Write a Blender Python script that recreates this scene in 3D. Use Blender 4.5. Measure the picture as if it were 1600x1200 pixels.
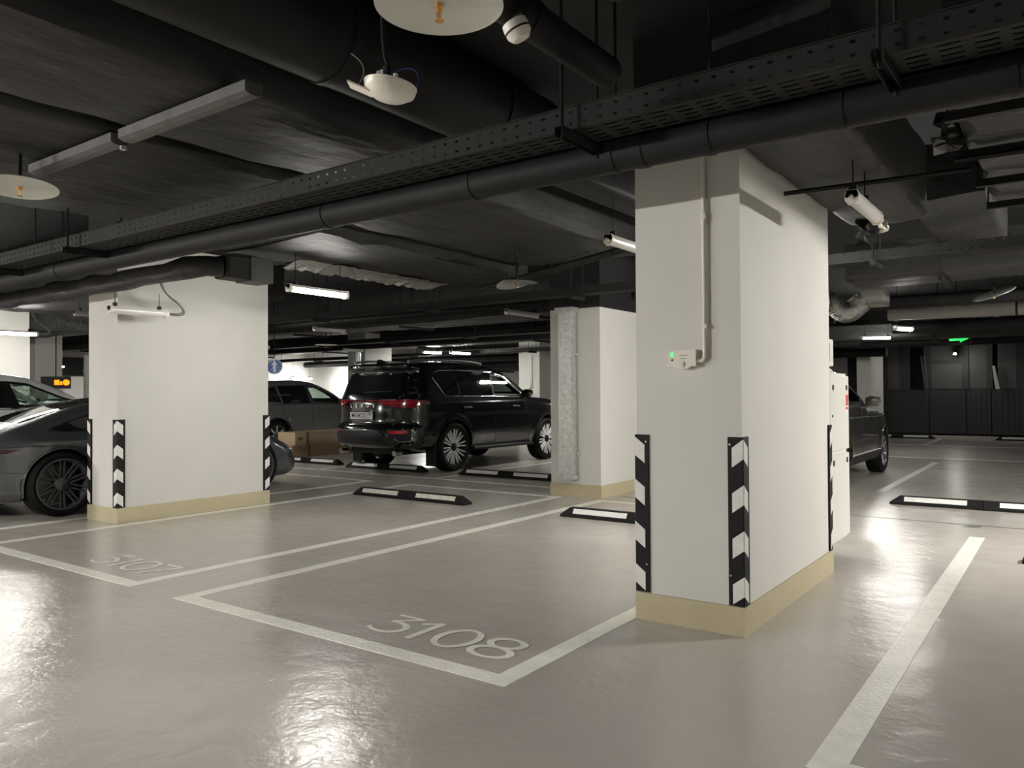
import bpy, bmesh, math, random
import numpy as np
from mathutils import Vector, Matrix
from mathutils.geometry import delaunay_2d_cdt

# ------------------------------------------------------------------ scene, camera, world, exposure
for o in list(bpy.data.objects):
    bpy.data.objects.remove(o)
SC = bpy.context.scene
COL = SC.collection
random.seed(7)
cam_d = bpy.data.cameras.new('camera')
cam_d.sensor_fit = 'HORIZONTAL'
cam_d.sensor_width = 36.0
cam_d.lens = 1216.73 / 1600 * 36.0
cam_d.clip_end = 200
cam = bpy.data.objects.new('camera', cam_d)
COL.objects.link(cam)
cam.matrix_world = Matrix(((0.81096, 0.01236, 0.58497, 0.0),
                           (0.58507, -0.00636, -0.81096, 0.0),
                           (-0.00630, 0.99990, -0.01239, 1.3),
                           (0, 0, 0, 1)))
SC.camera = cam
w = bpy.data.worlds.new('world')
SC.world = w
w.use_nodes = True
w.node_tree.nodes['Background'].inputs['Color'].default_value = (0.9, 0.95, 1.0, 1)
w.node_tree.nodes['Background'].inputs['Strength'].default_value = 0.0
SC.view_settings.view_transform = 'Standard'
SC.view_settings.look = 'None'
SC.view_settings.gamma = 1.0
SC.view_settings.exposure = 0.25
try:
    SC.view_settings.use_curve_mapping = False
except Exception:
    pass
SC.cycles.use_denoising = True
SC.cycles.max_bounces = 8
SC.cycles.diffuse_bounces = 5
SC.cycles.sample_clamp_indirect = 6.0
SC.cycles.caustics_reflective = False
SC.cycles.caustics_refractive = False
LAMP = 90.0          # emission of a lit batten diffuser

# ------------------------------------------------------------------ materials
MATS = {}


def nt(m):
    return m.node_tree.nodes, m.node_tree.links


def mat(name, col, rough=0.5, metal=0.0, emit=None, estr=0.0, spec=0.5, coat=0.0, var=0.0, vscale=4.0,
        bump=0.0, bscale=20.0, stretch=(1, 1, 1), bdist=0.02):
    if name in MATS:
        return MATS[name]
    m = bpy.data.materials.new(name)
    m.use_nodes = True
    n, l = nt(m)
    b = n['Principled BSDF']
    b.inputs['Base Color'].default_value = (*col, 1)
    b.inputs['Roughness'].default_value = rough
    b.inputs['Metallic'].default_value = metal
    b.inputs['Specular IOR Level'].default_value = spec
    b.inputs['Coat Weight'].default_value = coat
    b.inputs['Coat Roughness'].default_value = 0.04
    if emit:
        b.inputs['Emission Color'].default_value = (*emit, 1)
        b.inputs['Emission Strength'].default_value = estr
    if var or bump:
        tc = n.new('ShaderNodeTexCoord')
        mp = n.new('ShaderNodeMapping')
        mp.inputs['Scale'].default_value = stretch
        l.new(tc.outputs['Object'], mp.inputs['Vector'])
    if var:
        t = n.new('ShaderNodeTexNoise')
        t.inputs['Scale'].default_value = vscale
        t.inputs['Detail'].default_value = 5
        l.new(mp.outputs[0], t.inputs['Vector'])
        r = n.new('ShaderNodeValToRGB')
        r.color_ramp.elements[0].position = 0.3
        r.color_ramp.elements[1].position = 0.7
        r.color_ramp.elements[0].color = (*[c * (1 - var) for c in col], 1)
        r.color_ramp.elements[1].color = (*[min(1, c * (1 + var)) for c in col], 1)
        l.new(t.outputs['Fac'], r.inputs['Fac'])
        l.new(r.outputs['Color'], b.inputs['Base Color'])
    if bump:
        t2 = n.new('ShaderNodeTexNoise')
        t2.inputs['Scale'].default_value = bscale
        t2.inputs['Detail'].default_value = 4
        l.new(mp.outputs[0], t2.inputs['Vector'])
        bp = n.new('ShaderNodeBump')
        bp.inputs['Strength'].default_value = bump
        bp.inputs['Distance'].default_value = bdist
        l.new(t2.outputs['Fac'], bp.inputs['Height'])
        l.new(bp.outputs['Normal'], b.inputs['Normal'])
    MATS[name] = m
    return m


def floor_mat():
    m = bpy.data.materials.new('epoxy_floor')
    m.use_nodes = True
    n, l = nt(m)
    b = n['Principled BSDF']
    tc = n.new('ShaderNodeTexCoord')
    big = n.new('ShaderNodeTexNoise')
    big.inputs['Scale'].default_value = 0.9
    big.inputs['Detail'].default_value = 4
    l.new(tc.outputs['Object'], big.inputs['Vector'])
    r = n.new('ShaderNodeValToRGB')
    r.color_ramp.elements[0].position = 0.35
    r.color_ramp.elements[1].position = 0.68
    r.color_ramp.elements[0].color = (0.47, 0.435, 0.395, 1)
    r.color_ramp.elements[1].color = (0.52, 0.49, 0.445, 1)
    l.new(big.outputs['Fac'], r.inputs['Fac'])
    l.new(r.outputs['Color'], b.inputs['Base Color'])
    # trowel swirls: roughness and long soft waves
    wv = n.new('ShaderNodeTexNoise')
    wv.inputs['Scale'].default_value = 5.5
    wv.inputs['Detail'].default_value = 5
    wv.inputs['Distortion'].default_value = 0.25
    l.new(tc.outputs['Object'], wv.inputs['Vector'])
    rr = n.new('ShaderNodeMapRange')
    rr.inputs['From Min'].default_value = 0.3
    rr.inputs['From Max'].default_value = 0.7
    rr.inputs['To Min'].default_value = 0.19
    rr.inputs['To Max'].default_value = 0.27
    l.new(wv.outputs['Fac'], rr.inputs['Value'])
    l.new(rr.outputs['Result'], b.inputs['Roughness'])
    b.inputs['Specular IOR Level'].default_value = 0.8
    fine = n.new('ShaderNodeTexNoise')
    fine.inputs['Scale'].default_value = 30
    fine.inputs['Detail'].default_value = 4
    fine.inputs['Distortion'].default_value = 0.2
    l.new(tc.outputs['Object'], fine.inputs['Vector'])
    b1 = n.new('ShaderNodeBump')
    b1.inputs['Strength'].default_value = 0.14
    b1.inputs['Distance'].default_value = 0.05
    l.new(wv.outputs['Fac'], b1.inputs['Height'])
    b2 = n.new('ShaderNodeBump')
    b2.inputs['Strength'].default_value = 0.22
    b2.inputs['Distance'].default_value = 0.008
    l.new(fine.outputs['Fac'], b2.inputs['Height'])
    l.new(b1.outputs['Normal'], b2.inputs['Normal'])
    l.new(b2.outputs['Normal'], b.inputs['Normal'])
    return m


def glass_mat(name, tint, fac=0.10, rough=0.0):
    m = bpy.data.materials.new(name)
    m.use_nodes = True
    n, l = nt(m)
    n.remove(n['Principled BSDF'])
    tr = n.new('ShaderNodeBsdfTransparent')
    tr.inputs['Color'].default_value = (*tint, 1)
    gl = n.new('ShaderNodeBsdfGlossy')
    gl.inputs['Roughness'].default_value = rough
    lw = n.new('ShaderNodeLayerWeight')
    lw.inputs['Blend'].default_value = 0.5
    pw = n.new('ShaderNodeMath')
    pw.operation = 'POWER'
    pw.inputs[1].default_value = 4.0
    l.new(lw.outputs['Facing'], pw.inputs[0])
    fr = n.new('ShaderNodeMapRange')
    fr.inputs['To Min'].default_value = 0.05
    fr.inputs['To Max'].default_value = 0.9
    l.new(pw.outputs[0], fr.inputs['Value'])
    mx = n.new('ShaderNodeMixShader')
    l.new(fr.outputs[0], mx.inputs['Fac'])
    l.new(tr.outputs[0], mx.inputs[1])
    l.new(gl.outputs[0], mx.inputs[2])
    l.new(mx.outputs[0], n['Material Output'].inputs['Surface'])
    MATS[name] = m
    return m


def perforated_mat():
    """black painted sheet with punched holes (see-through where punched)"""
    m = bpy.data.materials.new('perforated_black')
    m.use_nodes = True
    n, l = nt(m)
    b = n['Principled BSDF']
    b.inputs['Base Color'].default_value = (0.016, 0.016, 0.0155, 1)
    b.inputs['Roughness'].default_value = 0.65
    b.inputs['Specular IOR Level'].default_value = 0.18
    tc = n.new('ShaderNodeTexCoord')
    sp = n.new('ShaderNodeSeparateXYZ')
    l.new(tc.outputs['Object'], sp.inputs[0])

    def math_(op, a, c=None, v=None):
        q = n.new('ShaderNodeMath')
        q.operation = op
        if a is not None:
            l.new(a, q.inputs[0])
        if c is not None:
            l.new(c, q.inputs[1])
        if v is not None:
            q.inputs[1].default_value = v
        return q.outputs[0]
    fx = math_('ABSOLUTE', math_('SUBTRACT', math_('FRACT', math_('MULTIPLY', sp.outputs['X'], v=1 / 0.075)), v=0.5))
    hx = math_('LESS_THAN', fx, v=0.13)
    fz = math_('ABSOLUTE', math_('SUBTRACT', math_('FRACT', math_('MULTIPLY', sp.outputs['Z'], v=1 / 0.05)), v=0.5))
    hz = math_('LESS_THAN', fz, v=0.12)
    side = math_('MULTIPLY', hx, hz)
    fx2 = math_('ABSOLUTE', math_('SUBTRACT', math_('FRACT', math_('MULTIPLY', sp.outputs['X'], v=1 / 0.11)), v=0.5))
    hx2 = math_('LESS_THAN', fx2, v=0.33)
    fy = math_('ABSOLUTE', math_('SUBTRACT', math_('FRACT', math_('MULTIPLY', sp.outputs['Y'], v=1 / 0.05)), v=0.5))
    hy = math_('LESS_THAN', fy, v=0.15)
    base = math_('MULTIPLY', hx2, hy)
    g = n.new('ShaderNodeNewGeometry')
    s2 = n.new('ShaderNodeSeparateXYZ')
    l.new(g.outputs['True Normal'], s2.inputs[0])
    flat = math_('GREATER_THAN', math_('ABSOLUTE', s2.outputs['Z']), v=0.5)
    mixv = n.new('ShaderNodeMix')
    mixv.data_type = 'FLOAT'
    l.new(flat, mixv.inputs[0])
    l.new(side, mixv.inputs[2])
    l.new(base, mixv.inputs[3])
    inv = math_('SUBTRACT', None, mixv.outputs[0])
    inv.node.inputs[0].default_value = 1.0
    l.new(inv, b.inputs['Alpha'])
    MATS['perforated_black'] = m
    return m


M_floor = floor_mat()
M_line = mat('line_paint', (0.90, 0.89, 0.80), 0.24, var=0.08, vscale=9, bump=0.5, bscale=45, bdist=0.006)
M_joint = mat('floor_joint_mastic', (0.05, 0.047, 0.043), 0.6)
M_wall = mat('white_wall_paint', (0.66, 0.65, 0.61), 0.62, var=0.025, vscale=2.5, bump=0.08, bscale=120, bdist=0.002)
M_plinth = mat('beige_plinth_paint', (0.50, 0.44, 0.29), 0.5, var=0.04, vscale=5)
M_ceil = mat('black_ceiling_paint', (0.010, 0.010, 0.010), 0.8, var=0.2, vscale=1.5, bump=0.3, bscale=9)
M_blk = mat('black_metal_paint', (0.012, 0.012, 0.012), 0.6, spec=0.18, var=0.15, vscale=6)
M_wrap = mat('black_duct_wrap', (0.019, 0.019, 0.0183), 0.6, spec=0.25, var=0.3, vscale=2.2, bump=0.7, bscale=4.5, bdist=0.05, stretch=(1.0, 0.45, 1.0))
M_wrapx = mat('black_duct_wrap_cross', (0.024, 0.024, 0.023), 0.5, spec=0.35, var=0.3, vscale=2.2, bump=0.8, bscale=5.0, bdist=0.06, stretch=(0.5, 1.0, 1.0))
M_rail = mat('dusty_black_profile', (0.062, 0.062, 0.060), 0.55, var=0.25, vscale=9)
M_foil = mat('aluminium_foil_tape', (0.62, 0.61, 0.58), 0.28, metal=1.0, bump=1.0, bscale=28, bdist=0.02)
M_galv = mat('galvanised_steel', (0.62, 0.64, 0.62), 0.36, metal=0.85, var=0.18, vscale=26)
M_lag = mat('grey_pipe_lagging', (0.30, 0.30, 0.28), 0.6)
M_perf = perforated_mat()
M_rub = mat('black_rubber', (0.0085, 0.0085, 0.008), 0.62, spec=0.22, var=0.35, vscale=14, bump=0.2, bscale=90, bdist=0.003)
M_refl = mat('white_reflective_sheet', (0.78, 0.77, 0.74), 0.4, var=0.07, vscale=18)
M_reflw = mat('worn_reflective_sheet', (0.70, 0.68, 0.60), 0.5, var=0.18, vscale=22)
M_pvc = mat('white_plastic', (0.76, 0.73, 0.64), 0.38)
M_lampw = mat('lamp_housing_plastic', (0.70, 0.69, 0.66), 0.42)
M_off = mat('unlit_diffuser', (0.72, 0.71, 0.67), 0.30, spec=0.6)
M_on = mat('lit_diffuser', (0.9, 0.9, 0.88), 0.4, emit=(1.0, 0.965, 0.90), estr=LAMP * 1.25)
M_far = mat('lit_diffuser_far', (0.9, 0.9, 0.88), 0.4, emit=(1.0, 0.975, 0.92), estr=LAMP * 2.0)
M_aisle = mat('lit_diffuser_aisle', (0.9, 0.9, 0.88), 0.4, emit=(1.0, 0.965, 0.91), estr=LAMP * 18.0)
M_near = mat('added_lamp_near', (0.9, 0.9, 0.88), 0.4, emit=(1.0, 0.965, 0.91), estr=LAMP * 0.25)  # for the fill lamps added above the aisle foreground
M_hid = mat('added_lamp_bay', (0.9, 0.9, 0.88), 0.4, emit=(1.0, 0.965, 0.91), estr=LAMP * 2.6)  # for the unseen fill lamp added behind the near pillar
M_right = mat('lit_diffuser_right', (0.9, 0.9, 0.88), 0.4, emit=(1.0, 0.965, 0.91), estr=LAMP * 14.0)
M_disc = mat('sprinkler_disc_enamel', (0.62, 0.63, 0.56), 0.32, metal=0.25, spec=0.6)
M_disc2 = mat('shaded_sprinkler_disc', (0.16, 0.165, 0.155), 0.3, metal=0.3)  # darker copy of the disc enamel: unlit underside put into the colour
M_brass = mat('brass', (0.75, 0.42, 0.16), 0.3, metal=1.0)
M_cab = mat('cabinet_enamel', (0.70, 0.70, 0.64), 0.35, var=0.02)
M_dark = mat('dark_slot', (0.012, 0.012, 0.012), 0.7)
M_red = mat('red_print', (0.50, 0.03, 0.035), 0.45)
M_green = mat('green_lamp', (0.05, 0.5, 0.15), 0.3, emit=(0.06, 0.9, 0.25), estr=0.7)
M_exit = mat('exit_sign_glow', (0.05, 0.6, 0.15), 0.4, emit=(0.02, 1.0, 0.12), estr=1.3)
M_amber = mat('amber_display_glow', (0.8, 0.25, 0.01), 0.4, emit=(1.0, 0.22, 0.0), estr=1.6)
M_card = mat('cardboard', (0.46, 0.32, 0.19), 0.75, var=0.06, vscale=7)
M_tape = mat('brown_packing_tape', (0.24, 0.15, 0.08), 0.35)
M_gate = mat('dark_gate_paint', (0.010, 0.010, 0.010), 0.55, var=0.2, vscale=3)
M_gpane = mat('grey_gate_pane', (0.034, 0.034, 0.034), 0.45, var=0.12, vscale=1.2)
M_blue = mat('blue_sign_sheet', (0.02, 0.14, 0.55), 0.4, emit=(0.03, 0.2, 0.8), estr=0.05)  # faint glow put into the sheet; the sign is no lamp
M_cable = mat('grey_cable', (0.16, 0.16, 0.16), 0.5)
M_bluew = mat('blue_wire', (0.03, 0.04, 0.22), 0.4)
# cars
M_black = mat('black_car_paint', (0.0055, 0.0055, 0.0062), 0.16, coat=1.0, spec=0.5)
M_grey = mat('graphite_car_paint', (0.066, 0.070, 0.075), 0.26, metal=0.2, coat=1.0)
M_tig = mat('grey_car_paint', (0.13, 0.133, 0.13), 0.28, metal=0.15, coat=1.0)
M_whitecar = mat('white_car_paint', (0.80, 0.81, 0.80), 0.25, coat=1.0)
M_darkcar = mat('dark_metallic_car_paint', (0.085, 0.082, 0.075), 0.22, metal=0.4, coat=1.0)
M_trim = mat('black_car_plastic', (0.009, 0.009, 0.009), 0.5, spec=0.3)
M_skid = mat('grey_bumper_skid', (0.018, 0.018, 0.019), 0.45, spec=0.3)
M_chrome = mat('chrome', (0.82, 0.82, 0.80), 0.12, metal=1.0)
M_tyre = mat('tyre_rubber', (0.005, 0.005, 0.005), 0.7, spec=0.18, bump=0.15, bscale=80, bdist=0.003)
M_rimsil = mat('machined_rim', (0.88, 0.88, 0.87), 0.30, metal=0.1)
M_rimblk = mat('dark_rim', (0.085, 0.088, 0.090), 0.34, metal=0.3)
M_brake = mat('brake_steel', (0.16, 0.16, 0.155), 0.4, metal=0.9)
M_tail = mat('red_tail_lens', (0.22, 0.006, 0.016), 0.12, coat=1.0)
M_taild = mat('dark_tail_lens', (0.035, 0.006, 0.008), 0.12, coat=1.0)
M_reflr = mat('red_reflector', (0.42, 0.01, 0.015), 0.25, emit=(0.9, 0.02, 0.03), estr=0.04)  # slight glow put into the red; reflectors and strips are unlit
M_plate = mat('plate_white', (0.70, 0.70, 0.67), 0.4)
M_ink = mat('black_ink', (0.01, 0.01, 0.01), 0.5)
M_seat = mat('dark_upholstery', (0.03, 0.03, 0.03), 0.6)
M_seatl = mat('grey_upholstery', (0.12, 0.12, 0.115), 0.6)
G_dark = glass_mat('privacy_glass', (0.035, 0.036, 0.038))
G_clear = glass_mat('green_tint_glass', (0.62, 0.72, 0.66))
G_mid = glass_mat('smoked_glass', (0.30, 0.34, 0.33))
G_poly = glass_mat('clear_film', (0.75, 0.76, 0.76))

# ------------------------------------------------------------------ object helpers
def link(o):
    COL.objects.link(o)
    return o


def empty(name, loc, label=None, cat=None, group=None, rz=0.0):
    o = bpy.data.objects.new(name, None)
    o.empty_display_size = 0.1
    o.location = loc
    o.rotation_euler = (0, 0, rz)
    link(o)
    tag(o, label, cat, group)
    return o


def tag(o, label=None, cat=None, group=None, kind=None):
    if label:
        o['label'] = label
    if cat:
        o['category'] = cat
    if group:
        o['group'] = group
    if kind:
        o['kind'] = kind
    return o


class MB:
    """collects boxes, tubes, lathes ... and links them as ONE mesh object"""

    def __init__(s):
        s.v, s.f, s.mi, s.mats = [], [], [], []

    def add(s, vs, fs, m=0):
        b = len(s.v)
        s.v += [tuple(v) for v in vs]
        s.f += [tuple(i + b for i in f) for f in fs]
        s.mi += [m] * len(fs)
        return s

    def box(s, x0, x1, y0, y1, z0, z1, m=0, bev=0.0):
        if bev > 0:
            b = bev
            prof = [(x0 + b, y0), (x1 - b, y0), (x1, y0 + b), (x1, y1 - b), (x1 - b, y1), (x0 + b, y1), (x0, y1 - b), (x0, y0 + b)]
            cx, cy = (x0 + x1) / 2, (y0 + y1) / 2
            k = len(prof)
            sx, sy = (x1 - x0 - 2 * b) / (x1 - x0), (y1 - y0 - 2 * b) / (y1 - y0)
            inn = [(cx + (x - cx) * sx, cy + (y - cy) * sy) for x, y in prof]
            rows = [[(x, y, z0) for x, y in inn], [(x, y, z0 + b) for x, y in prof], [(x, y, z1 - b) for x, y in prof], [(x, y, z1) for x, y in inn]]
            vs = sum(rows, [])
            fs = [tuple(range(k - 1, -1, -1)), tuple(range(3 * k, 4 * k))]
            for r in range(3):
                for i in range(k):
                    j = (i + 1) % k
                    fs.append((r * k + i, r * k + j, (r + 1) * k + j, (r + 1) * k + i))
            return s.add(vs, fs, m)
        vs = [(x0, y0, z0), (x1, y0, z0), (x1, y1, z0), (x0, y1, z0), (x0, y0, z1), (x1, y0, z1), (x1, y1, z1), (x0, y1, z1)]
        return s.add(vs, [(3, 2, 1, 0), (4, 5, 6, 7), (0, 1, 5, 4), (1, 2, 6, 5), (2, 3, 7, 6), (3, 0, 4, 7)], m)

    def prism(s, poly, axis, a, b, m=0):
        """poly: 2D outline; axis x: (y,z), y: (x,z), z: (x,y)"""
        k = len(poly)

        def p3(q, t):
            return {'x': (t, q[0], q[1]), 'y': (q[0], t, q[1]), 'z': (q[0], q[1], t)}[axis]
        vs = [p3(q, a) for q in poly] + [p3(q, b) for q in poly]
        fs = [tuple(range(k - 1, -1, -1)), tuple(range(k, 2 * k))]
        fs += [(i, (i + 1) % k, k + (i + 1) % k, k + i) for i in range(k)]
        return s.add(vs, fs, m)

    def tube(s, pts, r, seg=8, m=0, cap=True, closed=False):
        pts = [Vector(p) for p in pts]
        n = len(pts)
        rr = r if isinstance(r, (list, tuple)) else [r] * n
        vs, fs = [], []
        up = None
        for i, p in enumerate(pts):
            a = pts[i - 1] if (i > 0 or closed) else p
            c = pts[(i + 1) % n] if (i < n - 1 or closed) else p
            t = (c - a)
            t = t.normalized() if t.length > 1e-9 else Vector((0, 0, 1))
            if up is None:
                up = Vector((0, 0, 1)) if abs(t.z) < 0.9 else Vector((1, 0, 0))
            sd = t.cross(up)
            if sd.length < 1e-6:
                sd = t.orthogonal()
            sd.normalize()
            up = sd.cross(t).normalized()
            for k in range(seg):
                an = 2 * math.pi * k / seg
                vs.append(p + rr[i] * (math.cos(an) * sd + math.sin(an) * up))
        rings = n if closed else n - 1
        for i in range(rings):
            j = (i + 1) % n
            for k in range(seg):
                k2 = (k + 1) % seg
                fs.append((i * seg + k, j * seg + k, j * seg + k2, i * seg + k2))
        if cap and not closed:
            fs.append(tuple(range(seg)))
            fs.append(tuple((n - 1) * seg + k for k in range(seg - 1, -1, -1)))
        return s.add(vs, fs, m)

    def lathe(s, prof, axis='z', c=(0, 0, 0), seg=24, m=0, cap=True):
        """prof: [(radius, height)]"""
        vs, fs = [], []
        for r, h in prof:
            for k in range(seg):
                an = 2 * math.pi * k / seg
                a, b = r * math.cos(an), r * math.sin(an)
                q = {'z': (a, b, h), 'x': (h, a, b), 'y': (b, h, a)}[axis]
                vs.append((q[0] + c[0], q[1] + c[1], q[2] + c[2]))
        for i in range(len(prof) - 1):
            for k in range(seg):
                k2 = (k + 1) % seg
                fs.append((i * seg + k, i * seg + k2, (i + 1) * seg + k2, (i + 1) * seg + k))
        if cap and prof[0][0] > 1e-6:
            fs.append(tuple(range(seg - 1, -1, -1)))
        if cap and prof[-1][0] > 1e-6:
            fs.append(tuple((len(prof) - 1) * seg + k for k in range(seg)))
        return s.add(vs, fs, m)

    def build(s, name, mats, parent=None, loc=None, smooth=None):
        me = bpy.data.meshes.new(name)
        me.from_pydata([tuple(v) for v in s.v], [], s.f)
        ml = mats if isinstance(mats, (list, tuple)) else [mats]
        for q in ml:
            me.materials.append(q)
        if len(ml) > 1:
            for p, i in zip(me.polygons, s.mi):
                p.material_index = i
        bm = bmesh.new()
        bm.from_mesh(me)
        bmesh.ops.remove_doubles(bm, verts=bm.verts, dist=1e-6)
        bmesh.ops.recalc_face_normals(bm, faces=bm.faces)
        bm.to_mesh(me)
        bm.free()
        if smooth is not None:
            me.polygons.foreach_set('use_smooth', [True] * len(me.polygons))
            me.update()
            try:
                me.set_sharp_from_angle(angle=math.radians(smooth))
            except Exception:
                pass
        o = bpy.data.objects.new(name, me)
        if parent is not None:
            o.parent = parent
        if loc:
            o.location = loc
        return link(o)


def B():
    return MB()


def copy_tree(o, parent=None):
    c = o.copy()
    COL.objects.link(c)
    c.parent = parent
    if parent is not None:
        c.matrix_parent_inverse = o.matrix_parent_inverse.copy()
    for ch in list(o.children):
        copy_tree(ch, c)
    return c


def structure(o, label=None):
    o['kind'] = 'structure'
    if label:
        o['label'] = label
    return o


def text_mesh(body, size, mtl, parent, name, mw, bold=0.0, spacing=1.0, ext=0.001, xs=1.0):
    cu = bpy.data.curves.new(name, 'FONT')
    cu.body = body
    cu.size = size
    cu.extrude = ext
    cu.offset = bold
    cu.space_character = spacing
    cu.resolution_u = 3
    cu.align_x = 'CENTER'
    cu.align_y = 'CENTER'
    t = bpy.data.objects.new(name, cu)
    COL.objects.link(t)
    dg = bpy.context.evaluated_depsgraph_get()
    me = bpy.data.meshes.new_from_object(t.evaluated_get(dg))
    bpy.data.objects.remove(t)
    bpy.data.curves.remove(cu)
    me.materials.clear()
    me.materials.append(mtl)
    me.transform(mw @ Matrix.Diagonal((xs, 1, 1, 1)))
    o = bpy.data.objects.new(name, me)
    o.parent = parent
    return link(o)


def bez(p0, p1, p2, n=8):
    p0, p1, p2 = Vector(p0), Vector(p1), Vector(p2)
    return [(1 - t) ** 2 * p0 + 2 * t * (1 - t) * p1 + t * t * p2 for t in [i / n for i in range(n + 1)]]


# ------------------------------------------------------------------ structure: floor, slab, walls
floor = structure(B().box(-34, 10, -9, 28, -0.12, 0).build('floor', M_floor), 'glossy grey epoxy floor of the car park')
ceiling = structure(B().box(-34, 10, -9, 28, 3.35, 3.5).build('ceiling', M_ceil), 'black painted slab above the pipes and ducts')
structure(B().box(-34.2, -34, -9, 28, 0, 3.35).build('wall_left', M_wall), 'white wall at the far end of the hall')
structure(B().box(-24.2, -24, 15, 28, 0, 3.35).build('wall_side', M_wall), 'white wall behind the grey estate car')
structure(B().box(10, 10.2, -9, 28, 0, 3.35).build('wall_right', M_wall), 'white wall beyond the aisle')
structure(B().box(-34, 10, -9.2, -9, 0, 3.35).build('wall_back', M_wall), 'white wall behind the viewer')
structure(B().box(-34, -6.2, 28, 28.2, 0, 3.35).build('wall_front', M_wall), 'white wall behind the parked cars')
structure(B().box(-6.2, 10, 28, 28.2, 0, 3.35).build('wall_front', M_gate), 'dark wall behind the gate')

LW = 0.11


def line(x0, x1, y0, y1):
    return B().box(x0, x1, y0, y1, 0.0, 0.0018).build('bay_line', M_line, floor)


# bay 3108
line(-4.71, -2.066, 2.79, 2.79 + LW)
line(-4.71, -4.71 + LW, 2.79 + LW, 8.30)
line(-2.066 - LW, -2.066, 2.79 + LW, 8.30)
# bay 3107
line(-7.84, -5.23, 2.79, 2.79 + LW)
line(-5.23 - LW, -5.23, 2.79 + LW, 8.30)
line(-7.84, -7.84 + LW, 2.79 + LW, 8.30)
# neighbours
line(-8.66, -8.55, 2.79, 8.3)
line(-11.2, -8.66, 2.79, 2.79 + LW)
line(-0.77, -0.65, 2.79, 8.02)
line(-0.65, 1.95, 2.79, 2.79 + LW)
line(-7.73, -5.34, 8.22, 8.30)
line(-4.6, -2.176, 8.22, 8.30)
line(-14.0, -8.66, 8.22, 8.30)
for x in (-5.85, -8.05, -10.75, -13.3):
    line(x, x + 0.09, 9.0, 14.2)
line(-16.0, -5.76, 9.0, 9.08)
line(-2.1, -2.0, 11.0, 16.0)
line(-4.2, 2.0, 16.95, 17.05)
line(-4.2, 2.0, 20.95, 21.05)
for x in (-3.0, -0.4):
    line(x, x + 0.1, 21.05, 24.0)
# floor joints and the small drain cover
B().box(-4.6, 3, 8.72, 8.745, 0, 0.0012).build('floor_joint', M_joint, floor)
B().box(-6, 3, 16.5, 16.53, 0, 0.0012).build('floor_joint', M_joint, floor)
B().box(-30, 3, 14.7, 14.73, 0, 0.0012).build('floor_joint', M_joint, floor)
B().lathe([(0.0, 0.002), (0.085, 0.004), (0.1, 0.0)], c=(-0.83, 8.66, 0), seg=20).build('drain_cover', M_galv, floor, smooth=30)


def ribbon(pts, widths, name):
    """painted stroke lying on the floor: pts in (x, y), widths per point"""
    n = len(pts)
    P = [Vector((p[0], p[1])) for p in pts]
    L, R = [], []
    for i in range(n):
        a, c = P[max(0, i - 1)], P[min(n - 1, i + 1)]
        t = (c - a).normalized()
        nn = Vector((-t.y, t.x))
        L.append(P[i] + nn * widths[i] / 2)
        R.append(P[i] - nn * widths[i] / 2)
    vs = [(q.x, q.y, 0.0022) for q in L] + [(q.x, q.y, 0.0022) for q in R]
    return vs, [(i, i + 1, n + i + 1, n + i) for i in range(n - 1)]


def catmull(pts, k=6, closed=False):
    out = []
    n = len(pts)
    rng = n if closed else n - 1
    for i in range(rng):
        p0 = pts[(i - 1) % n] if (closed or i > 0) else pts[0]
        p1, p2 = pts[i], pts[(i + 1) % n]
        p3 = pts[(i + 2) % n] if (closed or i + 2 < n) else pts[-1]
        for j in range(k):
            t = j / k
            out.append(tuple(0.5 * ((2 * b) + (-a + c) * t + (2 * a - 5 * b + 4 * c - d) * t * t + (-a + 3 * b - 3 * c + d) * t ** 3)
                             for a, b, c, d in zip(p0, p1, p2, p3)))
    if not closed:
        out.append(tuple(pts[-1]))
    return out


def digit(ch, x0, y0, wd, h, thick=0.044, thin=0.026):
    mb = B()

    def st(pts, ws):
        q = [(x0 + p[0] * wd, y0 + p[1] * h) for p in pts]
        vs, fs = ribbon(q, ws, '')
        k = len(mb.f)
        mb.add([(x, y, z + 0.000004 * k) for x, y, z in vs], fs)
    if ch == '3':
        st([(0.03, 0.97), (0.86, 0.97)], [thin] * 2)
        st([(0.82, 0.985), (0.22, 0.60)], [thin] * 2)
        c = catmull([(0.22, 0.585), (0.55, 0.60), (0.85, 0.47), (0.93, 0.29), (0.78, 0.09), (0.45, 0.025), (0.15, 0.08), (0.0, 0.17)], 6)
        m = len(c)
        st(c, [thin + (thick - thin) * math.sin(math.pi * min(1, i / (m - 1) * 1.25)) ** 2 for i in range(m)])
    elif ch == '1':
        st([(0.0, 0.76), (0.86, 0.985)], [thin] * 2)
        st([(0.80, 1.0), (0.80, 0.0)], [thick] * 2)
    elif ch in '0':
        c = [(0.5 + 0.46 * math.cos(a), 0.5 + 0.48 * math.sin(a)) for a in [2 * math.pi * i / 40 for i in range(41)]]
        st(c, [thin + (thick - thin) * abs(math.cos(2 * math.pi * i / 40)) ** 1.4 for i in range(41)])
    elif ch == '8':
        for cy, ry, rx in ((0.75, 0.23, 0.39), (0.26, 0.245, 0.46)):
            c = [(0.5 + rx * math.cos(a), cy + ry * math.sin(a)) for a in [2 * math.pi * i / 32 for i in range(33)]]
            st(c, [thin + (thick - thin) * abs(math.cos(2 * math.pi * i / 32)) ** 1.4 for i in range(33)])
    elif ch == '7':
        st([(0.02, 0.97), (0.98, 0.97)], [thin] * 2)
        st([(0.93, 0.985), (0.30, 0.0)], [thick * 0.9] * 2)
    return mb.build('bay_number', M_line, floor)


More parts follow.
